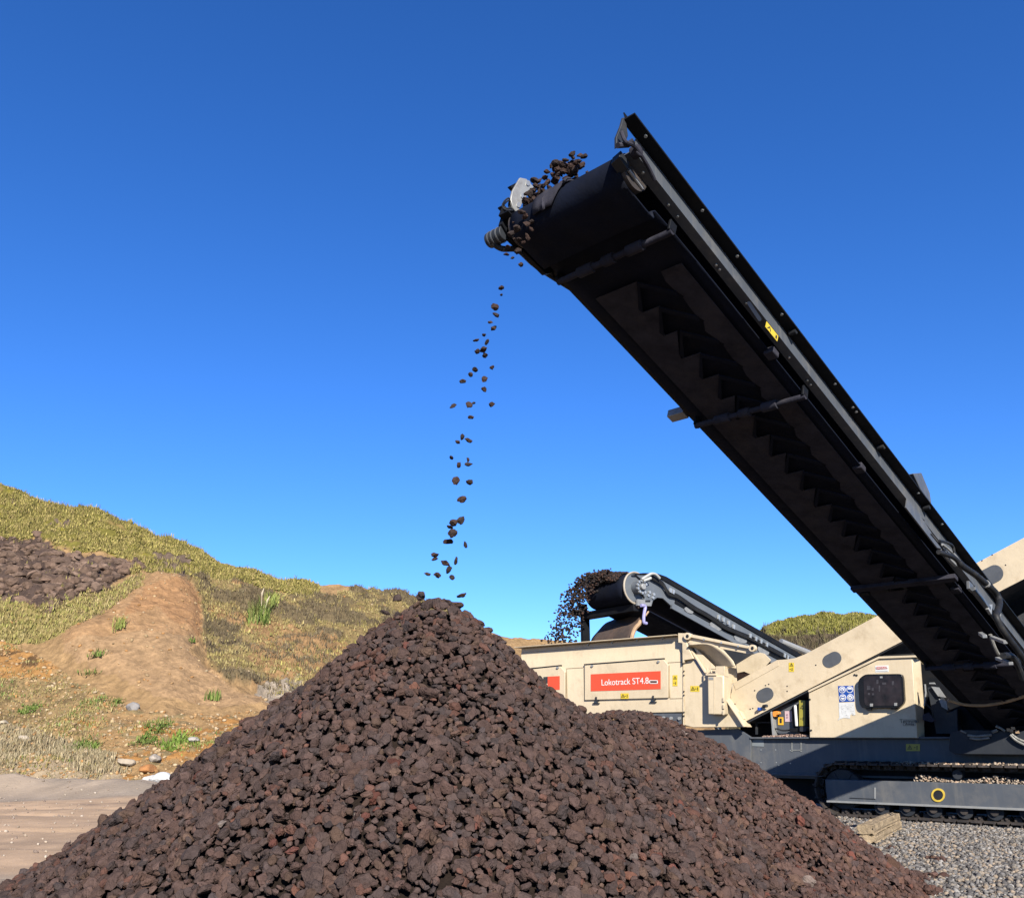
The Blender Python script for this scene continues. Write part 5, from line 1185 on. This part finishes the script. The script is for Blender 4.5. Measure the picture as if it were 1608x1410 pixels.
# ------------------------------------------------------------------ timber block on the gravel
g = lambda x, y: at_ground(1180+x/3.757, 1100+y/3.757)
f0_, f1b, fl = g(735, 838), g(890, 752), g(632, 836)
ex = (f1b-f0_); lx = np.linalg.norm(ex); ex /= lx; ey = fl-f0_; ey -= ex*(ey@ex); ly = min(np.linalg.norm(ey), .30); ey /= np.linalg.norm(ey)
tim = empty('timber_block', (f0_+f1b)/2+ey*ly/2, 'weathered pale timber block lying on the gravel between the stockpile and the crawler track', 'timber')
m_wood = mat('weathered_timber', (.42, .32, .205), .9, var=.3, vs=7, bump=.9, bs=22, dirt=(.22, .165, .115), ds=9, damt=.75, spec=.15)
def timber(z0, z1, sh, dx):
    nx_, nz_ = 26, 7; mb = MB(); secs = []
    prof = []
    for j in range(nz_): prof.append((0, j/(nz_-1)))
    for j in range(1, 7): prof.append((j/6, 1))
    for j in range(1, nz_): prof.append((1, 1-j/(nz_-1)))
    for j in range(1, 6): prof.append((1-j/6, 0))
    for i in range(nx_):
        u = i/(nx_-1); row = []
        for k_, (p_, q_) in enumerate(prof):
            gr_ = .010*math.sin(k_*2.9+1.3)*(.5+.5*math.sin(k_*1.7))+.010*mnoise.noise(Vector((u*2.2, k_*.9, z0*9)))+.006*mnoise.noise(Vector((u*9, k_*1.7, 3)))
            cpt = ex*(u*lx+dx+.02*mnoise.noise(Vector((k_*.8, z0*5, 7)))*(1 if i in (0, nx_-1) else 0))+ey*(p_*ly)+UP*(z0+q_*(z1-z0))
            d_ = ey*(p_-.5)*2*(1 if p_ in (0, 1) else 0)+UP*(q_-.5)*2*(1 if q_ in (0, 1) else 0)
            row.append(f0_+cpt+d_*gr_+ey*sh-UP*.012*(u-.5)**2)
        secs.append(row)
    n_ = len(prof); vs = [p for r_ in secs for p in r_]; fs_ = [(i*n_+k_, i*n_+(k_+1) % n_, (i+1)*n_+(k_+1) % n_, (i+1)*n_+k_) for i in range(nx_-1) for k_ in range(n_)]
    fs_ += [tuple(range(n_))[::-1], tuple(range((nx_-1)*n_, nx_*n_))]
    return mb.add(vs, fs_)
timber(.0, .075, 0, .0).build('lower_timber', m_wood, tim, .006, 50)
timber(.080, .178, .008, -.01).build('upper_timber', m_wood, tim, .006, 50)

# ================================================================== falling stones, each its own object
def nth(i):
    w1 = ['first', 'second', 'third', 'fourth', 'fifth', 'sixth', 'seventh', 'eighth', 'ninth', 'tenth', 'eleventh', 'twelfth', 'thirteenth', 'fourteenth', 'fifteenth', 'sixteenth', 'seventeenth', 'eighteenth', 'nineteenth']
    tens = {20: 'twent', 30: 'thirt', 40: 'fort', 50: 'fift'}
    if i <= 19: return w1[i-1]
    t, u = divmod(i, 10); b = tens[t*10]; return b+'ieth' if u == 0 else b+'y-'+w1[u-1]
fa = [(797, 175, 30), (800, 235, 23), (742, 337, 33), (755, 405, 28), (705, 468, 22), (733, 518, 32), (652, 575, 28), (675, 637, 30), (585, 620, 28), (592, 715, 30), (645, 700, 36), (658, 750, 28), (575, 868, 30), (537, 910, 24), (720, 852, 25), (653, 950, 28), (470, 970, 26), (652, 1038, 24), (390, 1180, 32), (525, 1172, 32), (562, 1155, 20), (716, 1165, 28), (540, 1277, 24)]
fb_ = [(404, 122, 22), (370, 160, 22), (450, 147, 28), (323, 275, 24), (378, 328, 22), (446, 290, 18), (450, 325, 28), (357, 447, 34), (458, 457, 28), (402, 580, 38), (395, 737, 30), (340, 757, 30), (313, 787, 24), (333, 830, 32), (302, 895, 34), (427, 917, 24), (198, 992, 28), (200, 1022, 26), (278, 1053, 32), (358, 1033, 28), (305, 1100, 26), (147, 1133, 22), (223, 1142, 30), (328, 1158, 28), (100, 1293, 30), (402, 1290, 34)]
fc_ = [(250, 1190, 26), (235, 1250, 24), (330, 1222, 30), (285, 1280, 20), (357, 1335, 27)]
FALL = [(750+x/5.223, 160+y/5.222, r_/5.223) for x, y, r_ in fc_]+[(640+x/5.425, 420+y/5.425, r_/5.425) for x, y, r_ in fa]+[(640+x/4.7, 660+y/4.7, r_/4.7) for x, y, r_ in fb_]
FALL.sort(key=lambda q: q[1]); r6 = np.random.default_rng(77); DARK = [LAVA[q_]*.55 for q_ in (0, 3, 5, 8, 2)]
for i, (x, y, rpx) in enumerate(FALL):
    D = 5.62-.36*np.clip((y-400)/540, 0, 1)+r6.normal(0, .05)
    p = at_depth(x, y, D); s = 2.45*rpx/F*D
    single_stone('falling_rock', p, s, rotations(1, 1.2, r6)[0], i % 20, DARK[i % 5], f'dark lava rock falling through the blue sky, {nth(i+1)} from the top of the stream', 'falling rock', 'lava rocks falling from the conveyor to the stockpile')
hd = [(840, 440, 24), (875, 448, 26), (722, 480, 26), (688, 515, 30), (640, 500, 32), (608, 522, 26), (655, 562, 30), (570, 572, 26), (552, 622, 28), (505, 650, 28), (618, 596, 26), (655, 620, 24), (482, 690, 26), (500, 738, 26), (432, 758, 32), (400, 805, 28), (760, 530, 24), (805, 508, 24), (700, 570, 24), (830, 490, 24), (535, 690, 22), (460, 800, 24)]
hd2 = [(362, 905, 32), (392, 940, 30), (402, 1000, 28), (440, 985, 26), (318, 1040, 32), (272, 1085, 30), (440, 1045, 22), (410, 1112, 34), (335, 1128, 26), (292, 992, 20), (375, 1155, 18), (300, 1125, 22)]
for i, (x, y, rpx) in enumerate(sorted(hd)):
    px_, py_ = kH(x, y); u = np.clip((px_-800)/175, -.2, 1); D = 5.856+(5.119-5.856)*u-.02
    single_stone('spilling_rock', at_depth(px_, py_, D), 2.9*rpx/5.223/F*D, rotations(1, 1, r6)[0], (i+7) % 20, DARK[(i+2) % 5], f'dark lava rock on the edge of the conveyor head, {nth(i+1)} from the left', 'lava rock', 'lava rocks tipping over the conveyor head')
for i, (x, y, rpx) in enumerate(sorted(hd2, key=lambda q: q[1])):
    px_, py_ = kH(x, y); D = 5.62
    single_stone('spilling_rock', at_depth(px_, py_, D), 2.7*rpx/5.223/F*D, rotations(1, 1, r6)[0], (i+3) % 20, DARK[(i+1) % 5], f'dark lava rock dropping past the drive motor under the head plate, {nth(i+1)} from the top', 'lava rock', 'lava rocks dropping past the drive motor')

for i in range(64):
    w_ = r6.uniform(-.44, .16); hmax_ = .25*math.cos((w_+.14)/.32*1.35)+.02
    single_stone('spilling_rock', V(r6.uniform(-.06, .20), w_, .045+max(.01, hmax_)*r6.random()), r6.uniform(.06, .095), rotations(1, 1, r6)[0], i % 20, DARK[i % 5], 'dark lava rock heaped with others on the belt at the conveyor head', 'lava rock', 'lava rocks heaped on the conveyor head')
